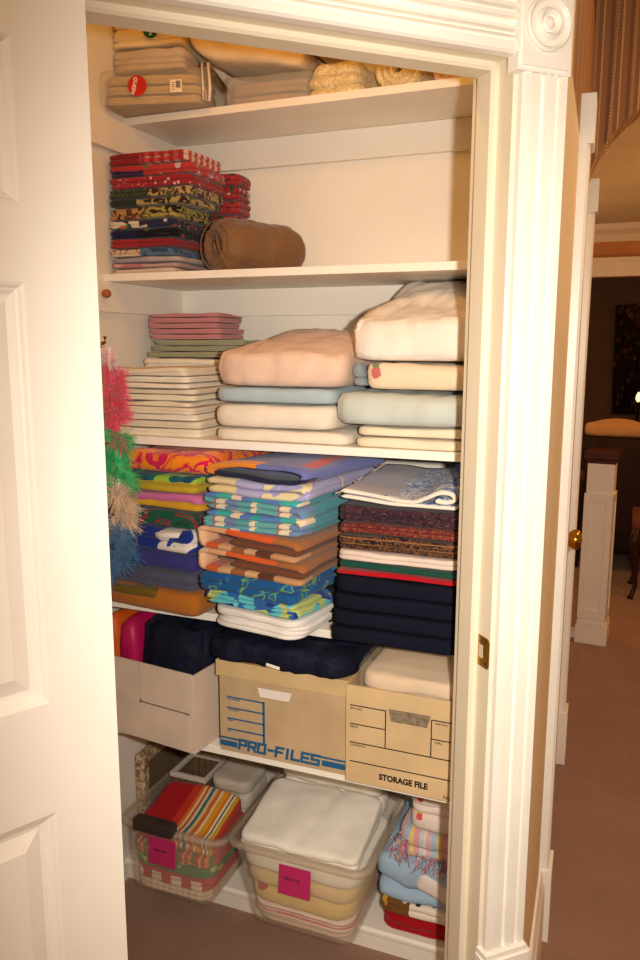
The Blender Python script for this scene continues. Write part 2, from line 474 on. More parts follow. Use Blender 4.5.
# bottom ledge with rounded nose
bm = bmesh.new()
sweep(bm, [(-.0005, 0), (-.378, 0), (-.378, .045), (-.388, .05), (-.394, .056), (-.394, .064), (-.388, .07), (-.0005, .07)], (.0005, 0, 0), (1, 0, 0), (0, 1, 0), (0, 0, 1), 1.079)
obj('closet_ledge', bm, SHELF, smooth=False, label='low white ledge board at the bottom of the closet', cat='shelf')

# door, opened back against the wall
E2 = Vector((.6536, -1.268)); dd = Vector((-.449, -.893, 0)).normalized(); dn = Vector((-dd.y, dd.x, 0)); 
if dn.x < 0: dn = -dn
def DP(s, o, z): return Vector((E2.x, E2.y, 0))+dd*s+dn*o+Vector((0, 0, z))
DWD = .645
door = empty('door_1', DP(0, 0, 0), kind='structure')
def dpart(name, bm, mat=DOORM, sm=False, **kw):
    for v in bm.verts: v.co -= DP(0, 0, 0)
    return obj(name, bm, mat, door, smooth=sm, **kw)
rows_ = [(.25, .941), (1.097, 1.629), (1.7175, 1.90)]; cols_ = [(.093, .278), (.367, .552)]
bm = bmesh.new()
def dbox(bm, s0, s1, o0, o1, z0, z1):
    prs = [(s0, o0), (s1, o0), (s1, o1), (s0, o1)]
    sweep(bm, [(a, b) for a, b in prs], DP(0, 0, z0), Z3, dd, dn, z1-z0)
TK = .035
dbox(bm, 0, .093, -TK, 0, .012, 1.99); dbox(bm, .278, .367, -TK, 0, .012, 1.99); dbox(bm, .552, DWD, -TK, 0, .012, 1.99)
for s0, s1 in cols_:
    for z0, z1 in ((.012, .25), (.941, 1.097), (1.629, 1.7175), (1.90, 1.99)): dbox(bm, s0, s1, -TK, 0, z0, z1)
dpart('door_frame', bm)
for s0, s1 in cols_:
    for z0, z1 in rows_:
        bm = bmesh.new(); prev = None
        # moulding steps from the frame down into the recess, then the raised field
        steps = [(0, 0), (.004, -.002), (.007, -.006), (.010, -.007), (.014, -.011), (.020, -.012), (.040, -.004), (.042, -.003)]
        for ins, o in steps:
            L = [bm.verts.new(DP(a, o, z)) for a, z in ((s0+ins, z0+ins), (s1-ins, z0+ins), (s1-ins, z1-ins), (s0+ins, z1-ins))]
            if prev:
                for i in range(4): bm.faces.new((prev[i], prev[(i+1) % 4], L[(i+1) % 4], L[i]))
            prev = L
        bm.faces.new(prev)
        bk = [bm.verts.new(DP(a, -TK+.008, z)) for a, z in ((s0, z0), (s1, z0), (s1, z1), (s0, z1))]; bm.faces.new(bk)
        dpart('door_panel', bm)
bm = bmesh.new()
for z in (.25, 1.05, 1.78): tube(bm, [DP(-.006, -TK-.004, z-.045), DP(-.006, -TK-.004, z+.045)], .006, 10)
dpart('hinge', bm, BRASS, True)

# wooden peg on the left wall
WOOD = simple('varnished_wood', (176, 96, 48), .4, .12, 40)
bm = bmesh.new(); lathe(bm, [(.006, 0), (.006, .018), (.010, .022), (.0115, .03), (.009, .037), (.003, .040)], (0, 0, 0), 'x', 16)
obj('wall_peg', bm, WOOD, loc=(.0005, -.405, 1.686), label='round orange-brown wooden peg on the left closet wall', cat='peg')

# ================================================================== SHELF CONTENTS
exec_items = []
# ---------- top shelf
ZA = 2.1475
TAN = cloth('tan_sheets', c=(202, 168, 112), big=2)
PLAS = clear_plastic('clear_vinyl', t=.8)
PLAS2 = clear_plastic('clear_vinyl_soft', t=.72, rough=.16, haze=.9)
rzb = math.degrees(math.atan2(.072, .246))
def bag_shell(w, d, h, r=.006, wr=.002, seed=1): return slab_bm(w, d, h, 1, .015, wr, 0, r, seed)
bag = empty('zip_bag', (.004, -.372, ZA), math.radians(15), label='clear zippered vinyl bag of tan sheets with a red round sticker', cat='bag')
obj('bag_shell', bag_shell(.285, .235, .086, seed=4), PLAS, bag)
ZIPM = simple('pale_zip', (232, 214, 196), .6)
bm = bmesh.new()
tube(bm, [(.285, -.002, .002), (.2875, -.003, .03), (.285, -.002, .087), (.285, .22, .088)], .0045, 6)
tube(bm, [(.270, -.004, .004), (.270, -.004, .087), (.270, .22, .089)], .003, 6)
obj('zipper', bm, ZIPM, bag, label='pale zipper tape')
bm = bmesh.new(); box(bm, .274, .281, -.009, -.005, .0, .022, .001); box(bm, .275, .280, -.011, -.008, .018, .028, .001)
obj('zip_pull', bm, simple('zip_metal', (200, 190, 175), .3, metal=.7), bag, label='small metal zip pull')
REDS = simple('red_sticker', (205, 40, 34), .4); WHT = simple('white_print', (240, 232, 220), .6, 0); GRN = simple('green_sticker', (14, 92, 78), .4)
def disc(r, n=36):
    bm = bmesh.new(); lathe(bm, [(r, 0), (r, .0008)], (0, 0, 0), 'y', n); return bm
s_ = obj('sticker', disc(.024), REDS, bag, (.105, -.0065, .042), smooth=False, label='round red QUEEN sticker')
text_mesh('lettering', 'QUEEN', .0125, WHT, s_, (-.006, -.0007, .021), (PI/2, PI/2+.25, 0), shear=.15, bold=.0003)
bm = bmesh.new(); box(bm, 0, .03, 0, .0008, 0, .029); pt = obj('price_tag', bm, simple('tag_paper', (240, 222, 190), .6, 0), bag, (.188, -.006, .024), (0, .0, 0), smooth=False, label='cream paper price tag')
INK = simple('ink', (45, 35, 28), .7, 0)
bm = bmesh.new()
for i in range(9): box(bm, .015+i*.0013, .0155+i*.0013+(.0004 if i % 3 else 0), -.0004, 0, .010, .026)
for z in (.006, .012, .017, .022): box(bm, .004, .012, -.0004, 0, z, z+.0012)
obj('barcode', bm, INK, pt, smooth=False)
for k, (z, h) in enumerate(((.003, .024), (.027, .024), (.051, .024))):
    lab = ['lowest folded tan sheet inside the clear zippered bag', 'middle folded tan sheet inside the clear zippered bag', 'upper folded tan sheet inside the clear zippered bag'][k]
    c, s = math.cos(math.radians(15)), math.sin(math.radians(15)); lx, ly = .014+.003*k, .01
    slab('folded_sheet', TAN, .004+lx*c-ly*s, -.372+lx*s+ly*c, ZA+z, .245-.004*k, .2, h, 15, lab, 'sheet', 'tan sheets in the zippered bag', layers=3 if k != 1 else 2, wr=.004, jit=.003)
GREYB = cloth('grey_beige_sheet', c=(206, 184, 158), big=2); CRM = cloth('cream_sheet', c=(240, 216, 168), big=2)
# pile behind: sheet sets in bags
g1 = slab('folded_sheet', GREYB, .006, -.315, ZA+.0935, .20, .25, .058, 9, 'greyish beige folded sheet set above the zippered bag', 'sheet', layers=3, wr=.006, jit=.004)
g2 = slab('folded_sheet', CRM, .004, -.31, ZA+.154, .195, .24, .07, 9, 'cream folded sheet set with a green round sticker near the ceiling', 'sheet', layers=3, wr=.005, jit=.003)
s_ = obj('sticker', disc(.020), GRN, g2, (.112, -.004, .034), smooth=False, label='round green sticker')
text_mesh('lettering', 'TWIN', .011, WHT, s_, (-.004, -.0007, .016), (PI/2, PI/2, 0), bold=.0003)
# taupe pillowcases in clear bag
TAU = cloth('taupe_case', c=(168, 140, 118), big=2)
b2 = empty('clear_bag', (.283, -.225, ZA), math.radians(3), label='crinkled clear bag with taupe pillowcases under the rolled comforter', cat='bag')
obj('bag_shell', bag_shell(.235, .19, .080, seed=9, wr=.003), PLAS2, b2)
slab('pillowcase', TAU, .293, -.213, ZA+.003, .205, .15, .031, 3, 'lower taupe folded pillowcase inside the crinkled clear bag', 'pillowcase', layers=2, wr=.004)
slab('pillowcase', TAU, .293, -.211, ZA+.035, .202, .15, .031, 3, 'upper taupe folded pillowcase inside the crinkled clear bag', 'pillowcase', layers=2, wr=.004)
# rolled cream comforter lying over
COMF = cloth('cream_comforter', c=(244, 216, 172), big=3)
bm = ribbon_bm([(.30, .020), (.22, .028), (.12, .044), (.045, .062), (.016, .088), (.03, .120), (.09, .128), (.18, .112), (.27, .088), (.325, .064), (.345, .045), (.325, .03)], .042, .2, 5, .007)
obj('comforter', bm, COMF, None, (.206, -.262, ZA+.082), math.radians(2), label='cream comforter folded over the clear bags on the top shelf', cat='comforter')
# gold bedspreads and a pinkish throw
GOLD = NB('gold_bedspread'); f_ = GOLD.vor(45); 
GOLD.bsdf(GOLD.mix(GOLD.ramp(GOLD.noise(60, 3, 2.5), [(.4, (0, 0, 0)), (.6, (255, 255, 255))], False), (206, 180, 124), (236, 218, 172)), .45, 0, GOLD.bump(GOLD.noise(70, 3, 2), .6, .004), sheen=.2, spec=.4)
def roll_bm(L, r, turns=3, seed=1, squash=.75, n=90, cone=.0):
    """a rolled spread: spiral end faces -y"""
    P = []
    for i in range(n+1):
        t = i/n; a = t*turns*2*PI; rr = r*(.12+.88*t)
        P.append((rr*math.cos(a), rr*math.sin(a)*squash))
    bm = ribbon_bm(P, r/turns*.85, L, seed, .003, 10, 1)
    return bm
zr = .055
obj('bedspread', slab_bm(.155, .19, .085, 3, .03, .006, .012, .016, 21, .006, taper=.18), GOLD.m, None, (.50, -.235, ZA), math.radians(-6), label='gold patterned bedspread bundled beside the cream comforter', cat='bedspread')
obj('bedspread', roll_bm(.16, .058, 3, 5), GOLD.m, None, (.735, -.225, ZA+.047), math.radians(-12), label='gold bedspread rolled up with its spiral end showing', cat='bedspread')
obj('throw', roll_bm(.14, .042, 2, 8, .62), cloth('pink_throw', c=(226, 190, 170)), None, (.86, -.22, ZA+.030), math.radians(-10), label='small pinkish rolled throw at the right end of the top shelf', cat='throw')

# ---------- second shelf: printed linens
ZB = 1.7385
RD = (176, 22, 34)
def P_(k, **a): return (k, a)
printed = [  # z0, z1, left look, right look, label
 (1.739, 1.753, P_('spots', b=(236, 214, 190), sc=60, t=.35, c=[(206, 120, 110), (150, 160, 110)]), P_('spots', b=(230, 206, 186), sc=60, t=.4, c=[(220, 190, 170), (206, 130, 120)]), 'cream floral linen lowest in the tall printed stack'),
 (1.753, 1.766, P_('check', p=.006, c=[(240, 214, 206), (220, 150, 150), (196, 96, 104)]), P_('plain', c=(220, 176, 160)), 'pink checked linen second lowest in the printed stack'),
 (1.766, 1.781, P_('plain', c=(186, 170, 186)), P_('plain', c=(208, 190, 190)), 'pale lilac linen low in the printed stack'),
 (1.781, 1.803, P_('spots', b=(236, 206, 170), sc=110, t=.38, c=[(196, 90, 70), (120, 60, 50)]), P_('swirl', sc=30, s=[(0, (50, 80, 120)), (.5, (92, 124, 158))]), 'folded linen half cream print and half denim blue'),
 (1.803, 1.826, P_('plain', c=(188, 22, 36)), P_('plain', c=(166, 16, 30)), 'plain bright red linen low in the printed stack'),
 (1.826, 1.851, P_('plain', c=(26, 34, 78)), P_('spots', b=(24, 22, 30), sc=34, t=.36, c=[(220, 80, 30), (200, 60, 24), (90, 90, 40)]), 'navy linen with orange fruit print on its right half'),
 (1.851, 1.873, P_('cells', sc=52, c=[(240, 226, 200), (220, 90, 40), (70, 40, 70), (236, 216, 190), (90, 130, 60)]), P_('spots', b=(40, 44, 80), sc=60, t=.35, c=[(220, 200, 200), (190, 70, 40)]), 'linen with multicoloured blocks on white in the printed stack'),
 (1.873, 1.905, P_('swirl', sc=28, s=[(0, (70, 44, 22)), (.42, (196, 148, 84)), (.58, (110, 66, 30))]), P_('swirl', sc=30, s=[(0, (50, 34, 20)), (.45, (186, 166, 76)), (.62, (100, 96, 40))]), 'brown and yellow blotched linen in the middle of the printed stack'),
 (1.905, 1.925, P_('plain', c=(44, 58, 40)), P_('swirl', sc=40, s=[(0, (60, 44, 26)), (.5, (190, 164, 96))]), 'dark green linen with tan blotches just above the brown blotched one'),
 (1.925, 1.949, P_('spots', b=(62, 74, 48), sc=120, t=.3, c=[(120, 120, 70)]), P_('swirl', sc=44, s=[(0, (84, 40, 28)), (.45, (200, 170, 110)), (.6, (96, 92, 44))]), 'olive flecked linen under the white-dotted red one'),
 (1.949, 1.976, P_('spots', b=(184, 20, 40), sc=150, t=.22, c=[(240, 200, 200)]), P_('spots', b=(176, 20, 38), sc=75, t=.3, c=[(240, 214, 200), (70, 90, 50)], rand=.7), 'red linen with small white dots, third from the top'),
 (1.976, 2.004, P_('split', ax='z', at=.013, A=P_('plain', c=(66, 44, 96)), B=P_('plain', c=(200, 36, 40))), P_('spots', b=(206, 40, 34), sc=50, t=.45, c=[(226, 190, 200), (120, 130, 50), (190, 140, 170)], wob=.3), 'red floral linen with a purple underside, second from the top'),
 (2.004, 2.034, P_('spots', b=(158, 18, 34), sc=130, t=.25, c=[(110, 10, 26)]), P_('check', p=.028, c=[(236, 206, 186), (214, 60, 60), (176, 24, 36)]), 'dark red linen with white and red checks topping the printed stack'),
]
for i, (z0, z1, A, B, lab) in enumerate(printed):
    m = cloth('printed_linen', 'split', dk=.72, at=.100+rnd.uniform(-.012, .018), A=A, B=B)
    dx = rnd.uniform(-.004, .006)+(.006 if 8 < i else 0)
    slab('folded_linen', m, .010+dx, -.362+rnd.uniform(0, .006), z0, (.200 if i < 8 else .238)+rnd.uniform(-.008, .006), .19, z1-z0-.0004, rnd.uniform(-1.5, 1), lab, 'linen', 'printed linens in the tall stack', layers=2 if z1-z0 > .021 else 1, wr=.0025, jit=.003, rc=.015)
RG = [cloth('red_green_print', 'spots', b=b_, sc=70, t=.4, c=c_, wob=.3, dk=.68) for b_, c_ in (((176, 26, 40), [(40, 80, 50), (236, 200, 180), (60, 96, 56)]), ((186, 30, 40), [(30, 74, 50), (200, 60, 50)]))]
hz = [0, .064, .128, .168, .206, .242, .278]
for i in range(6):
    slab('folded_linen', RG[i % 2], .172, -.160, ZB+hz[i], .105+.004*(i % 2), .105, hz[i+1]-hz[i]-.0005, 4, ['red and green print linen lowest behind the brown roll', 'red and green print linen second up behind the brown roll', 'red and green print linen third up behind the brown roll', 'red and green print linen fourth up behind the brown roll', 'red and green print linen second from the top beside the tall stack', 'red and green print linen on top beside the tall stack'][i], 'linen', 'red and green prints behind the roll', layers=2, wr=.003, jit=.003)
# brown roll
BRN = NB('brown_nylon'); BRN.bsdf(BRN.mix(BRN.noise(9, 4), (104, 72, 46), (138, 100, 66)), .68, 0, BRN.bump(BRN.noise(30, 4, 1.2), .55, .006), sheen=.2, spec=.2)
def pillow_roll():
    bm = bmesh.new(); nl, nr = 56, 56; L, R = .285, .073; rings = []
    prof = []
    for i in range(nl+1):
        t = i/nl; x = L*t
        if t < .16: r = R*math.sqrt(max(0, 1-((.16-t)/.16)**2*.72))
        elif t > .72: q = (t-.72)/.28; r = R*math.sqrt(max(.0, 1-q**2.4))
        else: r = R
        prof.append((x, max(r, .004)))
    prof = [(.045, .003), (.034, .010), (.020, .022), (.006, .036)]+prof   # gathered, dished end
    for k, (x, r) in enumerate(prof):
        ring = []
        for i in range(nr):
            a = 2*PI*i/nr
            w = 1+.07*nz(x*14, math.cos(a)*1.6, math.sin(a)*1.6, 3)+.035*math.sin(a*11+x*14)*(1 if x < .05 else .3)+.05*nz(x*40, math.cos(a)*3, math.sin(a)*3, 8)
            tw = a+x*1.2
            rr = r*w
            y, z = rr*math.cos(tw), rr*math.sin(tw)*.94
            z = max(z, -R*.90)
            ring.append(bm.verts.new((x, y, z)))
        rings.append(ring)
    for A, B in zip(rings, rings[1:]):
        for i in range(nr): bm.faces.new((A[i], A[(i+1) % nr], B[(i+1) % nr], B[i]))
    bm.faces.new(rings[0][::-1]); bm.faces.new(rings[-1])
    return bm
br = obj('sleeping_bag', pillow_roll(), BRN.m, None, (.292, -.318, ZB+.066), math.radians(64), label='brown nylon stuffed roll with a gathered drawstring end', cat='sleeping bag')
bm = bmesh.new()
tube(bm, [(.004, .05*math.cos(t)*1.22, .05*math.sin(t)*1.15) for t in [i*.25 for i in range(26)]], .0022, 6)
tube(bm, [(-.004, -.02, .02), (-.012, -.035, 0), (-.010, -.05, -.03), (.0, -.062, -.058)], .002, 6)
tube(bm, [(.012, .01, .014), (.004, .0, .02), (-.006, -.012, .0), (.002, -.005, -.02), (.02, .004, -.008)], .004, 6)
obj('drawstring', bm, BRN.m, br)

# ---------- third shelf
ZC = 1.3385
CRC = [cloth('cream_napkin', c=c_) for c_ in ((240, 226, 200), (235, 219, 193), (243, 229, 205), (231, 214, 186))]
zc = 1.3385; names = ['lowest', 'second lowest', 'third from the bottom', 'fourth from the bottom', 'fifth from the bottom', 'sixth from the bottom', 'seventh from the bottom', 'third from the top', 'second from the top', 'uppermost']
for i in range(10):
    h = [.021, .018, .016, .018, .014, .015, .014, .014, .016, .022][i]
    o = slab('folded_napkin', CRC[(i*3+i//4) % 4], .098+rnd.uniform(0, .008)+(.004 if i < 4 else 0), -.498+rnd.uniform(0, .008), zc, .222+rnd.uniform(-.008, .006)+(.012 if i < 4 else 0), .215, h-.0004, rnd.uniform(-2, 1), 'cream cloth %s in the stack on the left of the middle shelf' % names[i], 'tablecloth', 'cream cloths stacked on the left', layers=2 if h > .0145 else 1, wr=.0035 if i in (4, 9) else .002, jit=.004, rc=.012, groove=.003, ex=3)
    zc += h
zc_top = zc
for i in range(3):
    slab('folded_tablecloth', CRC[i], .03, -.262, ZC+i*.062, .31, .235, .0615, 0, ['large cream tablecloth lowest behind the cream stack', 'large cream tablecloth in the middle behind the cream stack', 'large cream tablecloth right under the sage napkins'][i], 'tablecloth', 'large cream tablecloths at the back', layers=3, wr=.003)
zs_ = ZC+.1865
SAGE = cloth('sage_napkin', c=(168, 164, 130)); PINK = cloth('pink_napkin', c=(206, 138, 136))
for i in range(3):
    slab('folded_napkin', SAGE, .02+.01*i, -.225+.006*i, zs_, .315-.02*i, .16, .0160, [-3, 4, 2][i], ['lowest sage green napkin under the pink ones', 'middle sage green napkin under the pink ones', 'top sage green napkin touching the pink ones'][i], 'napkin', 'sage napkins', layers=3, wr=.0022, jit=.006, rc=.01, groove=.0028)
    zs_ += .016
for i in range(5):
    slab('folded_napkin', PINK, .022+rnd.uniform(-.003, .003), -.215, zs_, .222+rnd.uniform(-.006, .006), .15, .0150, rnd.uniform(-2, 2), ['lowest pink napkin resting on the sage ones', 'second pink napkin from the bottom', 'pink napkin in the middle of its stack', 'second pink napkin from the top', 'uppermost pink napkin, slightly rumpled on top'][i], 'napkin', 'pink napkins', layers=2, wr=.0016 if i < 4 else .006, jit=.003, rc=.01, groove=.003)
    zs_ += .015
# blankets in the middle
PEACH = cloth('peach_blanket', c=(236, 202, 178), big=3, bst=.3); PALEB = cloth('pale_blue_blanket', c=(176, 194, 200), big=2)
OFFW = cloth('off_white_blanket', c=(240, 226, 206), big=2.5); CRM2 = cloth('warm_cream_sheet', c=(240, 224, 192), big=2)
slab('folded_blanket', OFFW, .386, -.502, ZC, .334, .43, .030, 0, 'thin off-white blanket lowest under the peach one', 'blanket', layers=1, groove=.013, wr=.003, rc=.03)
slab('folded_blanket', OFFW, .388, -.505, ZC+.0305, .298, .43, .058, 0, 'thick off-white blanket under the pale blue one', 'blanket', layers=1, groove=.024, wr=.004, rc=.03, crown=.004)
b_ = slab('folded_blanket', PALEB, .388, -.500, ZC+.089, .298, .43, .036, 0, 'pale blue folded blanket under the peach one', 'blanket', layers=1, groove=.016, wr=.003, rc=.03)
pk = slab('folded_blanket', PEACH, .388, -.505, ZC+.1255, .322, .43, .078, 0, 'puffy peach folded blanket topping the middle stack', 'blanket', layers=1, groove=.03, wr=.008, rc=.05, crown=.02, rise=.055, top=True, crease=.006)
pb = slab('clear_bag', clear_plastic('blue_tinted_bag', (176, 190, 200), .55, .12, 1.), .716, -.47, ZC+.130, .036, .34, .055, 0, 'crumpled clear bluish bag squeezed between the middle blankets', 'bag', layers=2, wr=.012)
# right blankets
slab('folded_sheet', CRM2, .738, -.505, ZC, .25, .44, .0245, 0, 'warm cream sheet lowest at the right end of the middle shelf', 'sheet', layers=1, groove=.011, wr=.003, rc=.02)
slab('folded_sheet', CRM2, .740, -.500, ZC+.025, .248, .44, .0225, 0, 'warm cream sheet second lowest under the pale green blanket', 'sheet', layers=1, groove=.010, wr=.003, rc=.02)
slab('folded_blanket', cloth('pale_green_blanket', c=(200, 206, 196), big=2), .690, -.525, ZC+.048, .300, .46, .077, 0, 'pale grey-green blanket bulging out under the beige floral one', 'blanket', layers=1, groove=.036, wr=.007, rc=.05, crease=.004)
slab('folded_blanket', cloth('beige_floral', 'spots', b=(232, 208, 176), sc=24, t=.3, c=[(196, 110, 104), (120, 140, 90), (232, 208, 176), (232, 208, 176), (232, 208, 176)], wob=.2, big=2), .758, -.505, ZC+.1255, .232, .44, .060, 0, 'beige blanket with a few red flowers under the big white comforter', 'blanket', layers=1, groove=.022, wr=.006, rc=.03)
cf = slab('comforter', cloth('white_comforter', c=(242, 230, 214), big=4, bst=.35), .716, -.505, ZC+.186, .278, .45, .088, 0, 'big off-white comforter topping the right stack of the middle shelf', 'comforter', layers=1, groove=.03, wr=.011, rc=.05, crown=.02, rise=.105, taper=.05, top=True, crease=.008)
bm = bmesh.new(); tube(bm, [(.012, .02, .07), (.010, .12, .095), (.012, .25, .12), (.014, .38, .145)], .0035, 6)
obj('piping', bm, cloth('brown_piping', c=(150, 110, 70)), cf, label='brown corded edge')

# ---------- fourth shelf: towels
ZD = .9255
rzl = -5
def lt(name, mat, z0, z1, x, w, label, cat='towel', y=-.565, d=.42, **kw):
    kw.setdefault('layers', 2); kw.setdefault('wr', .004); kw.setdefault('rc', .02)
    return slab(name, mat, x, y, z0, w, d, z1-z0-.0006, rzl, label, cat, 'towels in the left stack', **kw)
MUST = cloth('mustard_terry', 'split', ax='x', at=.17, A=P_('swirl', sc=20, s=[(0, (96, 76, 20)), (.5, (120, 92, 26))]), B=P_('plain', c=(176, 104, 30)), bst=.5, big=1)
MUST = cloth('mustard_terry', c=(178, 106, 34), bst=.5, big=1)
GREYN = cloth('grey_navy_terry', c=(82, 80, 104), bst=.5); PURN = cloth('purple_navy_terry', c=(56, 54, 120), bst=.5)
m_ = lt('folded_towel', MUST, ZD, .986, .105, .282, 'mustard orange towel lowest in the left towel stack', groove=.026, layers=1, y=-.572)
bm = slab_bm(.16, .05, .022, 1, .01, .002, 0, .008, 3); obj('border_band', bm, cloth('olive_band', c=(112, 88, 26)), m_, (.004, -.004, .033), label='olive brown woven band')
lt('folded_towel', GREYN, .986, 1.028, .11, .262, 'grey-navy towel just above the mustard one', layers=2)
lt('folded_towel', PURN, 1.028, 1.077, .112, .268, 'purplish navy towel beneath the blue and white one', layers=1, groove=.022)
bw = lt('folded_towel', cloth('blue_white_towel', 'swirl', sc=9, s=[(0, (24, 44, 124)), (.56, (34, 60, 150)), (.62, (226, 216, 206))], bst=.5), 1.077, 1.136, .115, .262, 'royal blue towel with white patches in the left stack', layers=2, groove=.016, wr=.006)
bm = slab_bm(.09, .07, .018, 1, .03, .006, .006, .009, 11); obj('white_fold', bm, cloth('white_terry', c=(232, 222, 210), bst=.5), bw, (.155, -.022, .030), (.0, -.1, .3), label='crumpled white turned-over corner')
lt('folded_towel', cloth('green_red_towel', 'swirl', sc=15, dist=2.5, s=[(0, (20, 84, 62)), (.52, (16, 70, 54)), (.57, (170, 24, 60)), (.66, (24, 92, 66))], bst=.5), 1.136, 1.180, .13, .255, 'dark green towel with crimson swirls in the left stack', layers=2, groove=.014, wr=.006)
lt('folded_towel', cloth('pink_yellow_towel', 'split', ax='z', at=.017, A=P_('plain', c=(212, 160, 40)), B=P_('plain', c=(206, 108, 160)), bst=.5), 1.180, 1.219, .142, .256, 'orchid pink towel with a golden underside', layers=2, groove=.012, wr=.006)
lt('folded_towel', cloth('teal_yellow_towel', 'split', ax='z', at=.026, A=P_('plain', c=(196, 166, 40)), B=P_('swirl', sc=12, s=[(0, (20, 74, 92)), (.5, (24, 96, 110)), (.56, (150, 190, 60))]), bst=.5), 1.219, 1.264, .15, .235, 'yellow and teal towel under the orange fruit one', layers=2, groove=.013, wr=.005)
def orange_fruit():
    b = NB('orange_fruit_towel')
    v = b.vor(9); d_ = v.outputs['Distance']
    w = b.noise(11, 2, 1.8)
    c = b.ramp(w, [(0, (240, 140, 30)), (.47, (236, 120, 24)), (.53, (206, 24, 84)), (.62, (236, 130, 40))])
    ring = b.math('LESS_THAN', b.math('ABSOLUTE', b.math('SUBTRACT', d_, .36)), .05)
    c = b.mix(ring, c, (206, 24, 84))
    b.bsdf(c, .95, 0, b.bump(b.noise(500, 2), .5, .0015), sheen=.2, spec=.1); return b.m
lt('folded_towel', orange_fruit(), 1.264, 1.316, .155, .262, 'orange beach towel with hot pink fruit slices topping the left stack', layers=1, groove=.024, wr=.006)

# middle stack
MX, MY, MR = .415, -.603, -9
def mt(mat, z0, path, t, label, depth=.36, name='folded_towel', **kw):
    kw.setdefault('wr', .0045)
    return ribbon(name, mat, MX+kw.pop('dx', 0), MY+kw.pop('dy', 0), z0, path, t, depth, MR+rnd.uniform(-2.5, 2.5), label, 'towel', 'towels in the middle stack', **kw)
WHM = cloth('white_bath_mat', c=(236, 228, 220), bst=.6, bs=300)
slab('bath_mat', WHM, MX+.014, MY-.004, ZD, .236, .36, .049, MR, 'thick white bath mat lowest in the middle towel stack', 'bath mat', layers=4, wr=.003, rc=.04, groove=.006, jit=.005, ex=4)
AQ = cloth('aqua_navy_towel', 'cells', sc=36, c=[(90, 190, 200), (24, 50, 130), (40, 100, 170), (180, 190, 110), (110, 200, 206)], bst=.5)
mt(AQ, .9755, zig(.245, .029, 3, .0088, 1, .006, 4), .009, 'thin aqua and navy towel above the white bath mat')
BG = cloth('blue_green_towel', 'swirl', sc=13, dist=2, s=[(0, (24, 84, 140)), (.55, (30, 98, 156)), (.6, (110, 160, 70)), (.66, (28, 92, 150))], bst=.5)
mt(BG, 1.0055, zig(.265, .044, 2, .0215, -1, .004, 5), .0225, 'blue towel with green streaks under the brown plaid ones', dx=-.016)
def plaid():
    b = NB('brown_plaid_towel'); e = b.sep()
    f = b.math('FRACT', b.math('MULTIPLY_ADD', e[0], 1/.30, .03))
    c = b.ramp(f, [(0, (226, 180, 140)), (.10, (206, 92, 40)), (.22, (206, 160, 114)), (.34, (150, 90, 54)), (.46, (206, 160, 114)), (.56, (96, 50, 30)), (.70, (190, 140, 96)), (.93, (160, 100, 58))])
    top = b.ramp(f, [(0, (230, 186, 148)), (.12, (222, 170, 124)), (.30, (214, 90, 34)), (.72, (160, 98, 54))])
    c = b.mix(b.math('GREATER_THAN', e[2], .026), c, top)
    y_ = b.math('GREATER_THAN', e[1], .06)
    c = b.mix(y_, c, (160, 100, 56))
    b.bsdf(c, .95, 0, b.bump(b.noise(450, 2), .6, .002), sheen=.2, spec=.1); return b.m
PLD = [plaid(), cloth('dark_brown_terry', c=(112, 66, 42), bst=.5)]
def loop(w, h, t, gap):     # C-shaped fold: thick doubled towel with a dark slot
    lo, hi = t/2, h-t/2
    return [(w-t*.4, lo), (w*.6, lo), (w*.3, lo+.001), (t, lo+.002), (t*.5, h*.42), (t*.55, h*.6), (t*1.1, hi), (w*.35, hi+.001), (w*.7, hi-.003), (w-t*.6, hi-.006), (w-t*.3, h*.52), (w-t*.8, h*.44), (w*.6, h*.46), (w*.35, h*.5)]
mt(PLD, 1.0505, loop(.272, .052, .0135, .01), .0135, 'brown plaid towel, the lower of the two', dx=-.018, dy=-.006, inner=.72, wr=.004)
mt(PLD, 1.1035, loop(.270, .050, .013, .01), .013, 'brown plaid towel, the upper of the two', dx=-.016, dy=-.006, inner=.72, wr=.004)
def teal():
    b = NB('teal_block_towel'); e = b.sep()
    f = b.math('FRACT', b.math('MULTIPLY_ADD', e[0], 1/.17, .12))
    c = b.ramp(f, [(0, (98, 166, 166)), (.26, (176, 92, 88)), (.29, (226, 208, 182)), (.44, (110, 134, 174)), (.64, (92, 158, 164)), (.85, (224, 208, 182)), (.93, (100, 168, 166))])
    g = b.math('FRACT', b.math('MULTIPLY_ADD', e[2], 1/.0385, .3))
    c = b.mix(b.math('LESS_THAN', g, .4), c, b.ramp(f, [(0, (84, 128, 186)), (.3, (66, 172, 166)), (.55, (230, 206, 176)), (.7, (88, 120, 180)), (.86, (50, 156, 156))]))
    c = b.mix(b.math('GREATER_THAN', e[1], .05), c, (66, 146, 158))
    b.bsdf(c, .95, 0, b.bump(b.noise(450, 2), .6, .002), sheen=.2, spec=.1); return b.m
TEAL = teal()
mt(TEAL, 1.1550, zig(.255, .038, 3, .0115, -1, .004, 7), .012, 'teal and blue colour-block towel, the lower of the two')
mt(TEAL, 1.1945, zig(.255, .036, 3, .011, 1, .008, 9), .0115, 'teal and blue colour-block towel, the upper of the two', dx=.002)
LAV = cloth('lavender_cream_towel', 'split', ax='x', at=.09, A=P_('plain', c=(236, 214, 160)), B=P_('swirl', sc=9, s=[(0, (176, 170, 206)), (.6, (160, 156, 200)), (.66, (226, 206, 160))]), bst=.5)
mt(LAV, 1.2320, zig(.262, .034, 2, .016, 1, .006, 6), .0165, 'lavender and cream towel second from the top of the middle stack')
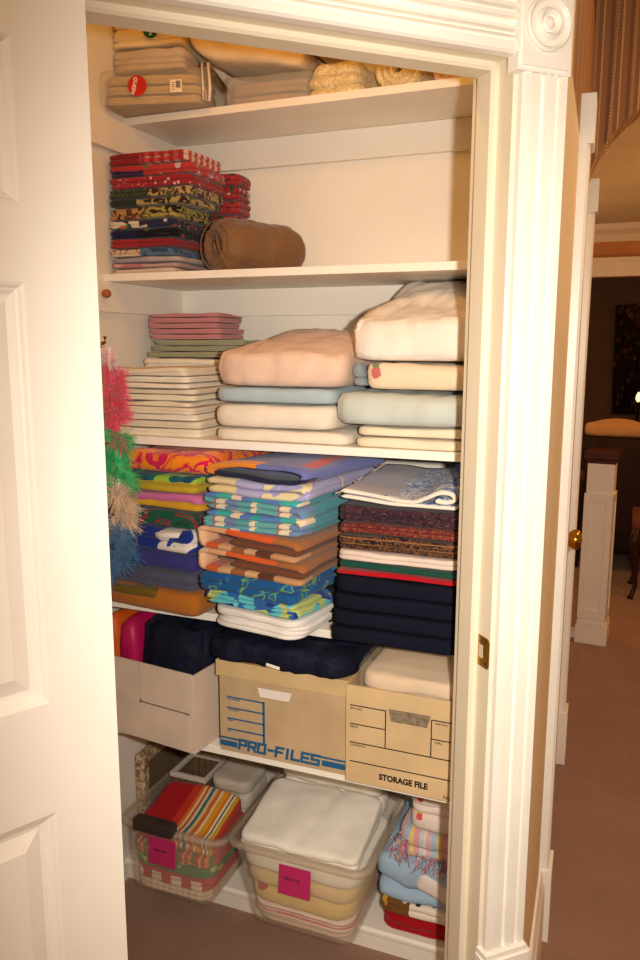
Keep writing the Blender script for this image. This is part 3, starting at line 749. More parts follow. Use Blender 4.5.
def patch():
    b = NB('blue_orange_towel'); e = b.sep()
    c = b.ramp(b.math('MULTIPLY_ADD', e[0], 1/.28, 0), [(0, (230, 140, 40)), (.52, (104, 112, 170))])
    low = b.math('LESS_THAN', e[2], .017)
    c = b.mix(b.math('MULTIPLY', low, b.math('GREATER_THAN', e[0], .03)), c, (28, 32, 60))
    c = b.mix(b.math('GREATER_THAN', e[1], .045), c, (100, 108, 168))
    q = b.math('ADD', e[0], b.math('MULTIPLY', e[1], .12))
    c = b.mix(b.math('MULTIPLY', b.math('MULTIPLY', b.math('GREATER_THAN', e[1], .045), b.math('GREATER_THAN', q, .235)), b.math('LESS_THAN', q, .268)), c, (186, 62, 60))
    b.bsdf(c, .95, 0, b.bump(b.noise(450, 2), .6, .002), sheen=.2, spec=.1); return b.m
mt(patch(), 1.2675, [(.25, .006), (.15, .006), (.06, .007), (.012, .012), (.016, .021), (.07, .029), (.15, .034), (.22, .034), (.262, .028), (.268, .018), (.262, .012)], .011, 'blue towel with orange edge and red stripe topping the middle stack')

# black strap between stacks
BLK = simple('black_webbing', (22, 20, 22), .7, .1, 40)
bm = ribbon_bm([(0, .004), (.03, .006), (.05, .03), (.045, .07), (.02, .085), (.012, .06), (.04, .02)], .005, .035, 3, .003, 4)
obj('webbing_strap', bm, BLK, None, (.652, -.50, ZD), math.radians(-20), label='looped black webbing strap between towels and navy sheets', cat='strap')

# right stack
RX, RY = .728, -.585
NAVY = cloth('navy_sheet', c=(24, 25, 38), big=1, sheen=0, spec=.05)
zz = ZD
for i in range(4):
    h = .037
    slab('folded_sheet', NAVY, .714+.004*i, RY-.012, zz, .278-.004*i, .40, h-.0006, 0, ['navy folded sheet lowest at the right end of the towel shelf', 'second navy folded sheet from the bottom on the right', 'third navy folded sheet from the bottom on the right', 'topmost navy folded sheet beneath the red cloth'][i], 'sheet', 'navy sheets', layers=1, groove=.006, wr=.0035, rc=.02, ex=4)
    zz += h
def wedge(bm):   # flag-like sag at the middle of the front
    return bm
REDC = cloth('red_cloth', c=(186, 16, 30)); GRNC = cloth('green_cloth', c=(24, 74, 62)); WHC = cloth('white_cloth', c=(228, 206, 190))
def rt(mat, h, label, cat='tablecloth', x=RX, w=.262, **kw):
    global zz
    kw.setdefault('layers', 1); kw.setdefault('wr', .004); kw.setdefault('rc', .015)
    o = slab('folded_tablecloth', mat, x, RY+rnd.uniform(0, .004), zz, w, .38, h-.0005, 0, label, cat, 'tablecloths in the right stack', **kw); zz += h; return o
rt(REDC, .014, 'plain red cloth directly on the navy sheets', w=.268, x=.722)
rt(GRNC, .016, 'dark green cloth between the red and white ones')
rt(WHC, .024, 'white cloth under the brocade tablecloths', layers=2)
def brocade(name, base, c1, c2, sc=70):
    b = NB(name); e = b.sep()
    f = b.noise(sc, 3, 3); c = b.ramp(f, [(0, base), (.5, c1), (.56, base), (.62, c2), (.68, base)])
    g = b.math('FRACT', b.math('MULTIPLY', e[2], 1/.0125)); c = b.mix(b.math('LESS_THAN', g, .16), c, c2)
    b.bsdf(c, .8, 0, b.bump(f, .5, .002), sheen=.1, spec=.2); return b.m
rt(brocade('gold_brocade', (26, 20, 26), (130, 84, 50), (150, 96, 56)), .036, 'black brocade tablecloth with gold edging', layers=2, groove=.009)
rt(brocade('red_brocade', (104, 20, 28), (150, 92, 60), (76, 16, 26)), .026, 'deep red brocade tablecloth', layers=1)
rt(brocade('navy_brocade', (34, 24, 38), (96, 60, 62), (66, 26, 40), 50), .037, 'navy and maroon brocade tablecloth under the damask one', layers=2, groove=.009)
def damask():
    b = NB('blue_damask'); e = b.sep()
    f = b.noise(22, 2, 2.2); c = b.ramp(f, [(0, (92, 122, 180)), (.44, (214, 214, 220)), (.53, (104, 134, 190)), (.6, (206, 206, 210))])
    g = b.ramp(b.math('ADD', e[0], b.math('MULTIPLY_ADD', b.noise(18, 2), .12, -.06)), [(0, (176, 168, 172)), (.12, (255, 255, 255))])
    k = b.math('GREATER_THAN', b.math('ADD', e[0], b.math('MULTIPLY_ADD', b.noise(18, 2), .10, -.05)), .11)
    c = b.mix(k, (178, 172, 178), c)
    c = b.mix(b.math('LESS_THAN', e[1], .010), c, (232, 220, 204))
    b.bsdf(c, .75, 0, b.bump(f, .3, .001), sheen=.1); return b.m
bm = ribbon_bm([(0, .026), (.06, .02), (.12, .012), (.155, .013), (.18, .024), (.21, .036), (.235, .034), (.24, .022), (.222, .016), (.20, .02)], .008, .33, 5, .004, 18)
b2_ = ribbon_bm([(.0, .014), (.06, .009), (.11, .0045), (.16, .0045), (.2, .0045), (.245, .0045)], .007, .33, 6, .001, 18)
me_ = bpy.data.meshes.new('t'); b2_.to_mesh(me_); b2_.free(); bm.from_mesh(me_)
for v in bm.verts: v.co.z += .12*max(0, v.co.y-.06)*(.6 if v.co.z > .009 else .05)*min(1, max(0, v.co.x+.02)*4+.4)
dm = obj('folded_tablecloth', bm, damask(), None, (.735, RY+.004, zz+.0015), 0., label='blue and white damask tablecloth with rolled front edge', cat='tablecloth', group='tablecloths in the right stack')
bm = bmesh.new(); R = random.Random(3)
for i in range(46):
    x0 = R.uniform(-.002, .006); y0 = .33*i/46
    tube(bm, [(.004, y0, .026+.06*max(0, y0-.06)), (-.006, y0+R.uniform(-.004, .004), .022+.06*max(0, y0-.06)), (-.014, y0+R.uniform(-.006, .006), .015+R.uniform(-.004, .006)+.06*max(0, y0-.06))], .0011, 4)
obj('fringe', bm, WHC, dm, label='short white fringe')

# ---------- fifth shelf: boxes
ZE = .6215
KRAFT = simple('kraft_board', (198, 168, 128), .85, .05, 10, .15, 150); KRAFTL = simple('kraft_lid', (208, 178, 128), .85, .05, 10, .15, 150)
TANB = simple('tan_board', (214, 182, 136), .8, .04, 10, .12, 150); WBOX = simple('white_board', (222, 200, 180), .8, .04, 8, .12, 150)
BLUE = simple('blue_print', (36, 96, 140), .7, .05, 40); BLACKP = simple('black_print', (34, 24, 22), .7, 0); DARKIN = simple('box_inside', (110, 84, 58), .9)

def open_box(bm, w, d, h, t=.004, hole=None):
    box(bm, 0, w, 0, d, 0, t)
    box(bm, 0, t, 0, d, t, h); box(bm, w-t, w, 0, d, t, h); box(bm, t, w-t, d-t, d, t, h)
    if not hole: box(bm, t, w-t, 0, t, t, h)
    else:
        x0, x1, z0, z1 = hole; q = (x1-x0)*.09
        # front made of four quads round a trapezoid hand hole
        def pr(pts):
            sweep(bm, pts, (0, 0, 0), (0, 1, 0), (1, 0, 0), (0, 0, 1), t)
        pr([(t, t), (w-t, t), (w-t, z0), (t, z0)]); pr([(t, z1), (w-t, z1), (w-t, h), (t, h)])
        pr([(t, z0), (x0+q, z0), (x0, z1), (t, z1)]); pr([(x1-q, z0), (w-t, z0), (w-t, z1), (x1, z1)])

pf = empty('file_box', (.449, -.611, ZE), 0, label='kraft file box with lid and blue PRO-FILES lettering', cat='box')
bm = bmesh.new(); open_box(bm, .313, .36, .215, hole=(.094, .183, .146, .170))
obj('body', bm, KRAFT, pf, smooth=False)
bm = bmesh.new(); lw, ld = .325, .372
box(bm, -.006, lw-.006, -.006, ld-.006, .2155, .224, .001)
for a in ((-.006, lw-.006, -.006, -.002), (-.006, lw-.006, ld-.010, ld-.006), (-.006, -.002, -.002, ld-.010), (lw-.010, lw-.006, -.002, ld-.010)): box(bm, a[0], a[1], a[2], a[3], .186, .2155, .0006)
obj('lid', bm, KRAFTL, pf, smooth=False, label='lighter kraft lid')
bm = bmesh.new(); sweep(bm, [(.085, .142), (.19, .142), (.19, .174), (.085, .174)], (0, .0055, 0), (0, 1, 0), (1, 0, 0), (0, 0, 1), .002)
obj('paper_insert', bm, simple('white_paper', (236, 226, 214), .8), pf, smooth=False, label='white papers seen in the hand hole')
def strokes(bm, segs, y=-.0005, th=.0006):
    for x0, x1, z0, z1 in segs: box(bm, x0, x1, y-th, y, z0, z1)
S = []
S += [(.019, .114, .137-i*.0265-.0035, .137-i*.0265) for i in range(4)]
S += [(.110, .1155, .034, .137)]
S += [(.0, .048, .030, .0345), (.0, .044, .012, .0255)]          # stripes left of the word
S += [(.252, .3128, .030, .0345), (.255, .3128, .012, .0255)]
for q in S:
    bm = bmesh.new(); strokes(bm, [q]); obj('printed_line', bm, BLUE, pf, smooth=False, label='blue printed line')
for q in ((.030, .0345), (.012, .0255)): bxo('printed_line', .3132, .3137, 0, .34, q[0], q[1], BLUE, parent=pf, label='blue stripe on the box side')
for i, s in enumerate(('FILE NUMBER', 'CONTENTS', 'FROM', 'TO')): text_mesh('lettering', s, .0056, BLUE, pf, (.020, -.0008, .1285-i*.0265), UP)
def stroke_word(bm, word, x, z, w, h, t, gap, slant=.12):
    G = {'P': [(0, 0, 0, 1), (0, 1, 1, 1), (1, 1, 1, .45), (1, .45, .25, .45)], 'R': [(0, 0, 0, 1), (0, 1, 1, 1), (1, 1, 1, .45), (1, .45, .3, .45), (.45, .45, 1, 0)],
         'O': [(0, 0, 1, 0), (1, 0, 1, 1), (1, 1, 0, 1), (0, 1, 0, 0)], '-': [(.12, .5, .62, .5)], 'F': [(0, 0, 0, 1), (0, 1, 1, 1), (-.18, .5, .8, .5)],
         'I': [(.2, 0, .2, 1)], 'L': [(0, 1, 0, 0), (0, 0, 1, 0)], 'E': [(0, 0, 0, 1), (0, 1, 1, 1), (0, .5, .85, .5), (0, 0, 1, 0)],
         'S': [(0, 0, 1, 0), (1, 0, 1, .5), (1, .5, 0, .5), (0, .5, 0, 1), (0, 1, 1, 1)]}
    ky = 0
    for ch in word:
        cw = w*(.45 if ch == 'I' else .8 if ch == '-' else 1)
        for x0, z0, x1, z1 in G[ch]:
            a = Vector((x+x0*w, z+z0*h)); b = Vector((x+x1*w, z+z1*h)); u = (b-a).normalized(); v = Vector((-u.y, u.x))*t/2
            a -= u*t/2; b += u*t/2
            pts = [a+v, a-v, b-v, b+v]
            ky += 1; vs = [bm.verts.new((p.x+slant*(p.y-z), -.0014-.00008*(ky % 4), p.y)) for p in pts]; bm.faces.new(vs)
        x += cw+gap
    return x
bm = bmesh.new(); stroke_word(bm, 'PRO-FILES', .049, .012, .0168, .0215, .0066, .0074)
obj('lettering', bm, BLUE, pf, smooth=False)
SLB = simple('slot_brown', (120, 76, 44), .8)
for q in ((.02, .045), (.245, .275)): bxo('lid_slot', q[0], q[1], -.0066, .010, .2242, .2247, SLB, parent=pf, label='small brown slot in the lid edge')

sf = empty('file_box', (.766, -.628, ZE), 0, label='tan cardboard file box with black STORAGE FILE lettering', cat='box')
bm = bmesh.new(); open_box(bm, .305, .37, .222)
obj('body', bm, TANB, sf, smooth=False)
S = []
lw_ = .0022
def hline(x0, x1, z): S.append((x0, x1, z-lw_/2, z+lw_/2))
def vline(x, z0, z1): S.append((x-lw_/2, x+lw_/2, z0, z1))
hline(.009, .089, .1775); hline(.009, .088, .135); hline(.009, .300, .0925); hline(.009, .300, .0485)
vline(.0885, .0925, .1785); vline(.187, .0925, .1755); vline(.300, .0925, .1755)
hline(.187, .300, .1755); hline(.187, .300, .1335)
for q in S:
    bm = bmesh.new(); strokes(bm, [q]); obj('printed_line', bm, BLACKP, sf, smooth=False, label='black printed form line')
for s, x, z in (('BOX NO.', .010, .1685), ('FROM', .010, .1265), ('CONTENTS', .010, .0845), ('DESTROY', .194, .1665), ('THRU', .194, .1245)): text_mesh('lettering', s, .0066, BLACKP, sf, (x, -.0008, z), UP)
text_mesh('lettering', 'STORAGE FILE', .0185, BLACKP, sf, (.076, -.0008, .0185), UP, bold=.0008, sx=.9)
text_mesh('lettering', 'No.', .0125, BLACKP, sf, (.214, -.0008, .0045), UP, shear=.2)
bm = bmesh.new(); sweep(bm, [(.094, .183), (.185, .183), (.178, .156), (.101, .156)], (0, -.0012, 0), (0, 1, 0), (1, 0, 0), (0, 0, 1), .0008)
hh_ = obj('hand_hole', bm, simple('grey_flap', (150, 132, 108), .85, .15, 90), sf, smooth=False, label='grey-brown folded hand hole flap')
# blanket in a clear bag inside it
slab('folded_blanket', cloth('cream_bagged_blanket', c=(240, 214, 182), big=2), .790, -.596, ZE+.010, .252, .30, .236, 0, 'cream blanket in clear plastic inside the STORAGE FILE box', 'blanket', layers=5, groove=.012, wr=.004, rc=.03, jit=.003)
slab('plastic_bag', clear_plastic('clear_bag_big', (215, 200, 180), .82, .1, .9), .776, -.612, ZE+.005, .284, .335, .262, 0, 'clear plastic bag wrapped over the cream blanket', 'bag', layers=1, groove=.012, wr=.004, rc=.03, crown=.008, top=True)

# navy jacket heap on the PRO-FILES box
NYL = NB('navy_nylon'); NYL.bsdf(NYL.mix(NYL.noise(8, 3), (14, 16, 30), (22, 25, 46)), .72, 0, NYL.bump(NYL.noise(26, 4, 1.2), .7, .008), spec=.15)
jk = slab('duffel_bag', NYL.m, .415, -.625, ZE+.2265, .355, .30, .052, -3, 'crumpled navy nylon bag lying on the PRO-FILES box lid', 'bag', layers=1, groove=.018, wr=.012, rc=.06, top=True, crease=.012)
bm = bmesh.new(); box(bm, 0, .034, -.0012, 0, 0, .007, .0004); obj('care_tag', bm, WHT, jk, (.165, .0, .010), (0, .12, -.02), smooth=False, label='small white sewn tag')

# white carton with navy bag and pink cushion in it
ct = empty('carton', (.044, -.612, ZE), math.radians(-7), label='open whitish carton with flaps left of the file boxes', cat='box')
bm = bmesh.new(); open_box(bm, .365, .30, .192)
obj('body', bm, WBOX, ct, smooth=False)
def flap(x0, x1, z0, z1, r):
    P = [(x0+r, z0), (x1-r, z0)]
    for i in range(5): a = -PI/2+PI/2*i/4; P.append((x1-r+r*math.cos(a), z0+r+r*math.sin(a)))
    P += [(x1, z1), (x0, z1)]
    for i in range(5): a = PI+PI/2*i/4; P.append((x0+r+r*math.cos(a), z0+r+r*math.sin(a)))
    bm = bmesh.new(); sweep(bm, P, (0, -.0042, 0), (0, 1, 0), (1, 0, 0), (0, 0, 1), .0035); return bm
obj('flap', flap(.002, .2055, .094, .196, .006), WBOX, ct, smooth=False)
obj('flap', flap(.2085, .363, .100, .196, .012), WBOX, ct, smooth=False)
SEAM_SHADE = simple('flap_slit_shade', (140, 112, 90), .9)  # brown strips paint in the shade of the flap cuts
bxo('seam_shade', .2052, .2088, -.0012, -.0002, .096, .1915, SEAM_SHADE, parent=ct, label='brown strip painting the shade in the cut between the flaps')
bxo('seam_shade', .004, .352, -.0013, -.0002, .0925, .0985, SEAM_SHADE, parent=ct, label='brown strip painting the shade in the cut under the flaps')
bm = bmesh.new(); sweep(bm, [(.2085, .004), (.352, .004), (.352, .084), (.342, .0945), (.2085, .0945)], (0, -.0018, 0), (0, 1, 0), (1, 0, 0), (0, 0, 1), .0015)
obj('front_tab', bm, WBOX, ct, smooth=False)
slab('duffel_bag', NYL.m, .205, -.590, ZE+.006, .195, .24, .272, -6, 'navy soft bag standing in the open whitish carton', 'bag', layers=1, groove=.03, wr=.012, rc=.05, top=True, crease=.014)
slab('cushion', simple('magenta_nylon', (186, 20, 84), .45, .1, 12, .3, 40), .142, -.575, ZE+.006, .056, .2, .268, -6, 'magenta pink cushion standing left of the navy bag in the carton', 'cushion', layers=1, groove=.022, wr=.006)
slab('cushion', simple('orange_nylon', (226, 96, 24), .5, .1, 12, .3, 40), .095, -.56, ZE+.006, .042, .19, .27, -6, 'bright orange cushion at the left end of the carton', 'cushion', layers=1, groove=.018, wr=.005)

# ---------- bottom ledge
ZF = .0705
BIN = clear_plastic('clear_bin', (228, 214, 196), .86, .18, .12)
RIMM = clear_plastic('clear_bin_rim', (226, 208, 186), .76, .2, .1)
def bin_shell(b0, b1, t0, t1, z, zt, r=.03):
    """tapered tub: bottom rect b0..b1, top rect t0..t1"""
    bm = bmesh.new()
    def loop_(p, q, zz, rr):
        out = []
        for cx, cy, a0 in ((q[0]-rr, q[1]-rr, 0), (p[0]+rr, q[1]-rr, PI/2), (p[0]+rr, p[1]+rr, PI), (q[0]-rr, p[1]+rr, 3*PI/2)):
            for i in range(6): a = a0+PI/2*i/5; out.append(bm.verts.new((cx+rr*math.cos(a), cy+rr*math.sin(a), zz)))
        return out
    def lerp(t, o): return ((b0[0]+(t0[0]-b0[0])*t+o, b0[1]+(t0[1]-b0[1])*t+o), (b1[0]+(t1[0]-b1[0])*t-o, b1[1]+(t1[1]-b1[1])*t-o))
    h = zt-z
    spec = [(0, .008, 0, .03), (0, .002, .004, .03), (.0, 0, .012, .03), (.5, 0, h*.5, .03), (1, 0, h, .03)]
    L = [loop_(*lerp(t, o), z+zz, rr) for t, o, zz, rr in spec]
    Li = [loop_(*lerp(t, o+.0025), z+zz+.002, rr-.002) for t, o, zz, rr in spec]
    n = len(L[0])
    for Q in (L, Li):
        for A, B in zip(Q, Q[1:]):
            for i in range(n): bm.faces.new((A[i], A[(i+1) % n], B[(i+1) % n], B[i]))
        bm.faces.new(Q[0])
    for i in range(n): bm.faces.new((L[-1][i], L[-1][(i+1) % n], Li[-1][(i+1) % n], Li[-1][i]))
    return bm
def bin_rim(t0, t1, zt, out=.012, drop=.013):
    bm = bmesh.new()
    P = [(0, 0), (out, 0), (out+.003, -.004), (out+.003, -drop), (out+.0005, -drop), (out-.001, -.006), (0, -.004)]
    loops = []
    for o, dz in P:
        out_ = []; rr = .03+o; p = (t0[0]-o, t0[1]-o); q = (t1[0]+o, t1[1]+o)
        for cx, cy, a0 in ((q[0]-rr, q[1]-rr, 0), (p[0]+rr, q[1]-rr, PI/2), (p[0]+rr, p[1]+rr, PI), (q[0]-rr, p[1]+rr, 3*PI/2)):
            for i in range(6): a = a0+PI/2*i/5; out_.append(bm.verts.new((cx+rr*math.cos(a), cy+rr*math.sin(a), zt+dz)))
        loops.append(out_)
    n = len(loops[0]); loops.append(loops[0])
    for A, B in zip(loops, loops[1:]):
        for i in range(n): bm.faces.new((A[i], A[(i+1) % n], B[(i+1) % n], B[i]))
    return bm
NOTE = simple('magenta_note', (206, 46, 110), .7, .03)
# left bin
ob = (.064, -.49, ZF)
b1_ = empty('storage_bin', ob, 0, label='clear plastic bin of striped and red cloths, dark latch, left', cat='storage bin')
T0, T1 = (.0, .012), (.296, .37); B0, B1 = (.018, .0), (.272, .35)
T0, T1 = (-.004, .018), (.300, .39); B0, B1 = (.018, .006), (.270, .36)
obj('tub', bin_shell(B0, B1, T0, T1, 0, .198), BIN, b1_)
obj('rim', bin_rim(T0, T1, .198), RIMM, b1_)
bm = bmesh.new(); box(bm, .046, .168, -.012, .022, .189, .222, .006)
lt_ = obj('latch', bm, simple('dark_latch', (66, 54, 50), .45, .05), b1_, (0, 0, 0), (0, 0, 0), smooth=False, label='dark grey plastic latch')
def note(parent, x, y, z, w, h, s, sx=1.):
    bm = bmesh.new(); box(bm, 0, w, -.0006, 0, 0, h)
    o = obj('note', bm, NOTE, parent, (x, y, z), (-.07, 0, 0), smooth=False, label='magenta paper note with handwriting')
    text_mesh('lettering', s, .0125, INK, o, (w*.16, -.0011, h*.5), UP, shear=.25, sx=sx)
note(b1_, .088, -.001, .095, .083, .078, 'Summer')
# contents, bottom to top (inside the tub)
def inb(name, mat, x, y, z, w, d, h, label, cat='cloth', grp='cloths in the left bin', **kw):
    kw.setdefault('wr', .003); kw.setdefault('rc', .045)
    return slab(name, mat, ob[0]+x, ob[1]+y, ZF+z, w, d, h, 0, label, cat, grp, **kw)
inb('folded_cloth', cloth('cream_check', 'check', p=.02, c=[(232, 216, 190), (222, 196, 166), (214, 170, 150)]), .026, .016, .004, .236, .33, .026, 'cream cloth lowest in the left bin', layers=2)
inb('folded_cloth', cloth('red_gingham', 'check', ax='xz', p=.062, c=[(238, 214, 196), (196, 34, 46), (178, 22, 36)]), .023, .015, .031, .242, .33, .038, 'red and white gingham cloth in the left bin', layers=2, groove=.01)
inb('folded_cloth', cloth('green_leaf_cloth', 'spots', b=(60, 118, 50), sc=26, t=.35, c=[(120, 160, 80), (200, 190, 120)], wob=.3), .02, .016, .070, .248, .33, .030, 'green patterned cloth in the middle of the left bin', layers=2)
def stripes_mat():
    b = NB('multi_stripe_cloth'); e = b.sep()
    f = b.math('MULTIPLY_ADD', e[0], 1/.25, 0)
    S = [(0, (176, 16, 28)), (.36, (206, 54, 30)), (.46, (226, 110, 40)), (.50, (236, 206, 150)), (.53, (206, 90, 40)), (.56, (230, 210, 170)), (.59, (60, 110, 116)), (.63, (226, 200, 140)), (.67, (216, 110, 40)), (.72, (240, 220, 170)), (.75, (236, 160, 40)), (.81, (226, 120, 30)), (.84, (240, 226, 190)), (.87, (40, 36, 50)), (.885, (240, 220, 170)), (.91, (206, 160, 60)), (.95, (190, 60, 40))]
    c = b.ramp(f, S); b.bsdf(c, .8, 0, b.bump(b.noise(400, 2), .3, .001), sheen=.1, spec=.2); return b.m
STR = stripes_mat()
inb('folded_cloth', cloth('orange_red_stripe', 'stripes', p=.05, s=[(0, (200, 70, 36)), (.3, (230, 190, 130)), (.4, (190, 50, 36)), (.6, (226, 140, 60)), (.8, (90, 120, 60))]), .016, .018, .101, .256, .335, .032, 'orange and red striped cloth under the big striped one', layers=2)
bm = slab_bm(.246, .185, .055, 2, .02, .005, .0, .012, 77, .004)
for v in bm.verts: v.co.z += .045*max(0, (v.co.y-.03)/.195)*(v.co.z/.055)
obj('folded_cloth', bm, STR, None, (ob[0]+.026, ob[1]+.030, ZF+.134), 0., label='striped cloth in red, orange, yellow and teal topping the left bin', cat='cloth', group='cloths in the left bin')
slab('folded_blanket', cloth('pale_grey_blanket', c=(206, 192, 176), big=2), ob[0]+.150, ob[1]+.222, ZF+.134, .128, .15, .112, 0, 'pale grey-white blanket at the back of the left bin', 'blanket', layers=3, wr=.006, rc=.03, groove=.012)
# items against the left wall behind the bin
def marble():
    b = NB('mottled_frame'); c = b.ramp(b.noise(60, 4, 1), [(.35, (120, 92, 66)), (.5, (176, 150, 118)), (.62, (210, 188, 156))], False)
    b.bsdf(c, .5); return b.m
fr = empty('picture_frame', (.006, -.335, ZF), 0, label='mottled beige picture frame leaning on the left closet wall', cat='picture frame')
bm = bmesh.new(); Hh, FRD = .30, .31
for a in ((0, FRD, 0, .026), (0, FRD, Hh-.026, Hh)): box(bm, 0, .032, a[0], a[1], a[2], a[3], .003)
for a in ((0, .026), (FRD-.026, FRD)): box(bm, 0, .032, a[0], a[1], .026, Hh-.026, .003)
obj('moulding', bm, marble(), fr, smooth=False)
bm = bmesh.new(); box(bm, .010, .016, .026, FRD-.026, .026, Hh-.026); obj('picture', bm, simple('dark_picture', (120, 98, 78), .6), fr, smooth=False)
cr = empty('storage_basket', (ob[0]+.024, ob[1]+.222, ZF+.134), 0, label='small brown slatted basket with a white rim at the back of the left bin', cat='basket')
bm = bmesh.new()
for i in range(5): box(bm, .002+i*.022, .021+i*.022, 0, .005, 0, .085, .001); box(bm, .002+i*.022, .021+i*.022, .12, .125, 0, .085, .001)
for i in range(6): box(bm, 0, .004, .003+i*.02, .021+i*.02, 0, .085, .001); box(bm, .110, .114, .003+i*.02, .021+i*.02, 0, .085, .001)
box(bm, 0, .114, 0, .125, 0, .004)
obj('body', bm, simple('basket_brown', (128, 98, 70), .7, .15, 30), cr, smooth=False)
bm = bmesh.new()
for a in ((-.004, .118, -.005, .006), (-.004, .118, .119, .130), (-.004, .007, .006, .119), (.107, .118, .006, .119)): box(bm, *a, .083, .097, .002)
obj('rim', bm, simple('white_plastic', (214, 204, 190), .5), cr, smooth=False, label='white rim')

# right bin
o2 = (.395, -.515, ZF)
b2b = empty('storage_bin', o2, 0, label='clear plastic bin of white sheets with a pink note, middle', cat='storage bin')
T0, T1 = (.014, .014), (.374, .352); B0, B1 = (.054, .036), (.340, .33)
obj('tub', bin_shell(B0, B1, T0, T1, 0, .238), BIN, b2b)
obj('rim', bin_rim(T0, T1, .238), RIMM, b2b)
note(b2b, .150, .012, .124, .086, .078, 'PRIVATE', .9)
def in2(name, mat, x, y, z, w, d, h, label, cat='sheet', **kw):
    kw.setdefault('wr', .003); kw.setdefault('rc', .045)
    return slab(name, mat, o2[0]+x, o2[1]+y, ZF+z, w, d, h, 0, label, cat, 'linens in the middle bin', **kw)
in2('folded_sheet', cloth('pale_sheet', c=(226, 200, 176), big=1), .066, .050, .005, .262, .268, .026, 'pale sheet lowest in the middle bin', layers=2, wr=.0015)
in2('folded_sheet', cloth('pink_stripe_sheet', 'stripes', ax='z', p=.011, s=[(0, (240, 222, 208)), (.7, (206, 110, 120))]), .058, .040, .032, .276, .285, .030, 'white sheet with pink edges in the middle bin', layers=2)
in2('folded_sheet', cloth('yellow_floral', 'spots', b=(226, 196, 120), sc=17, t=.3, c=[(180, 60, 50), (226, 196, 120), (140, 140, 70), (226, 196, 120)], wob=.25), .053, .036, .063, .287, .29, .052, 'yellow floral sheet in the middle of the bin of white sheets', layers=1, groove=.022, wr=.005)
in2('folded_sheet', cloth('cream_yellow_sheet', c=(234, 206, 150), big=2), .045, .032, .116, .302, .3, .046, 'cream yellow sheet under the white ones in the middle bin', layers=1, groove=.02, wr=.004)
WSH = cloth('white_sheet', c=(252, 244, 228), big=2, bst=.3)
in2('folded_sheet', WSH, .034, .026, .163, .322, .30, .050, 'white sheet pressed under the top one in the middle bin', layers=1, groove=.02, wr=.004)
bm = slab_bm(.318, .225, .042, 2, .02, .004, .006, .012, 31, .004, crease=.004)
for v in bm.verts: v.co.z += .05*max(0, v.co.y/.235)*(v.co.z/.042)
obj('folded_sheet', bm, WSH, None, (o2[0]+.034, o2[1]+.026, ZF+.214), 0., label='broad white sheet topping the middle bin at the front', cat='sheet', group='linens in the middle bin')
slab('folded_sheet', cloth('white_sheet_back', c=(248, 238, 222), big=2), o2[0]+.05, o2[1]+.254, ZF+.214, .296, .088, .125, 0, 'white sheet at the back of the middle bin', 'sheet', 'linens in the middle bin', layers=2, wr=.005, rc=.03)

# baby blankets at right
BX, BY = .768, -.372
def bb(mat, z0, z1, x, w, label, dy=0, d=.3, **kw):
    kw.setdefault('layers', 1); kw.setdefault('wr', .005); kw.setdefault('rc', .03)
    return slab('baby_blanket', mat, x, BY+dy, z0, w, d, z1-z0-.0006, 0, label, 'blanket', 'baby blankets at the bottom right', **kw)
bb(cloth('red_fleece', c=(168, 16, 28), bst=.5), ZF, .116, BX+.008, .255, 'red fleece blanket lowest at the bottom right', layers=2, groove=.014)
bb(cloth('brown_floral_cotton', 'split', at=.085, A=P_('spots', b=(118, 76, 30), sc=36, t=.34, c=[(206, 160, 40), (236, 220, 196), (80, 60, 40)], wob=.3), B=P_('spots', b=(236, 222, 206), sc=40, t=.3, c=[(170, 40, 50), (60, 50, 50), (236, 222, 206)], wob=.3)), .116, .160, BX, .262, 'brown and white floral blanket above the red fleece', layers=2, groove=.01)
LBLU = cloth('pale_blue_quilt', 'swirl', sc=7, dist=.6, s=[(0, (160, 186, 208)), (.66, (150, 178, 204)), (.72, (236, 210, 180))], big=2)
bq = bb(LBLU, .160, .285, BX-.004, .268, 'pale blue quilted blanket folded thick', layers=2, groove=.03, wr=.009, dy=-.006)
bm = slab_bm(.11, .03, .05, 1, .012, .004, .0, .012, 8); obj('white_patch', bm, cloth('white_plush', c=(238, 222, 212), bst=.6), bq, (.10, -.008, .055), (0, .35, 0), label='white plush patch')
MUL = cloth('pastel_stripe', 'check', p=.03, c=[(214, 196, 206), (226, 170, 170), (150, 176, 200)], big=1)
MUL2 = NB('pastel_weave'); e_ = MUL2.sep(); fq = MUL2.math('FRACT', MUL2.math('MULTIPLY_ADD', e_[0], 1/.07, 0))
MUL2.bsdf(MUL2.ramp(fq, [(0, (214, 180, 188)), (.2, (170, 190, 206)), (.4, (232, 200, 120)), (.55, (220, 160, 160)), (.75, (200, 206, 210)), (.9, (236, 210, 190))]), .9, 0, MUL2.bump(MUL2.noise(160, 2), .6, .002), sheen=.2)
fb = bb(MUL2.m, .285, .362, BX+.050, .215, 'pastel striped shawl with knotted fringe in the baby blankets', layers=2, groove=.02, wr=.008, d=.27, dy=.004)
bm = bmesh.new(); R = random.Random(5)
for i in range(150):
    if i < 75: x0, z0 = R.uniform(-.004, .03), R.uniform(.01, .055); p = (x0-.004, -.002+R.uniform(-.006, .03), z0)
    else: x0, z0 = R.uniform(.05, .2), R.uniform(.0, .02); p = (x0, -.006, z0)
    l = R.uniform(.018, .045); q = Vector((R.uniform(-.5, .3), R.uniform(-.6, .0), R.uniform(-1, -.2))).normalized()
    a = Vector(p); bb_ = a+q*l*.5+Vector((R.uniform(-.005, .005), 0, .003)); c_ = a+q*l+Vector((R.uniform(-.006, .006), -.002, -.002))
    tube(bm, [a, bb_, c_], .0014, 4)
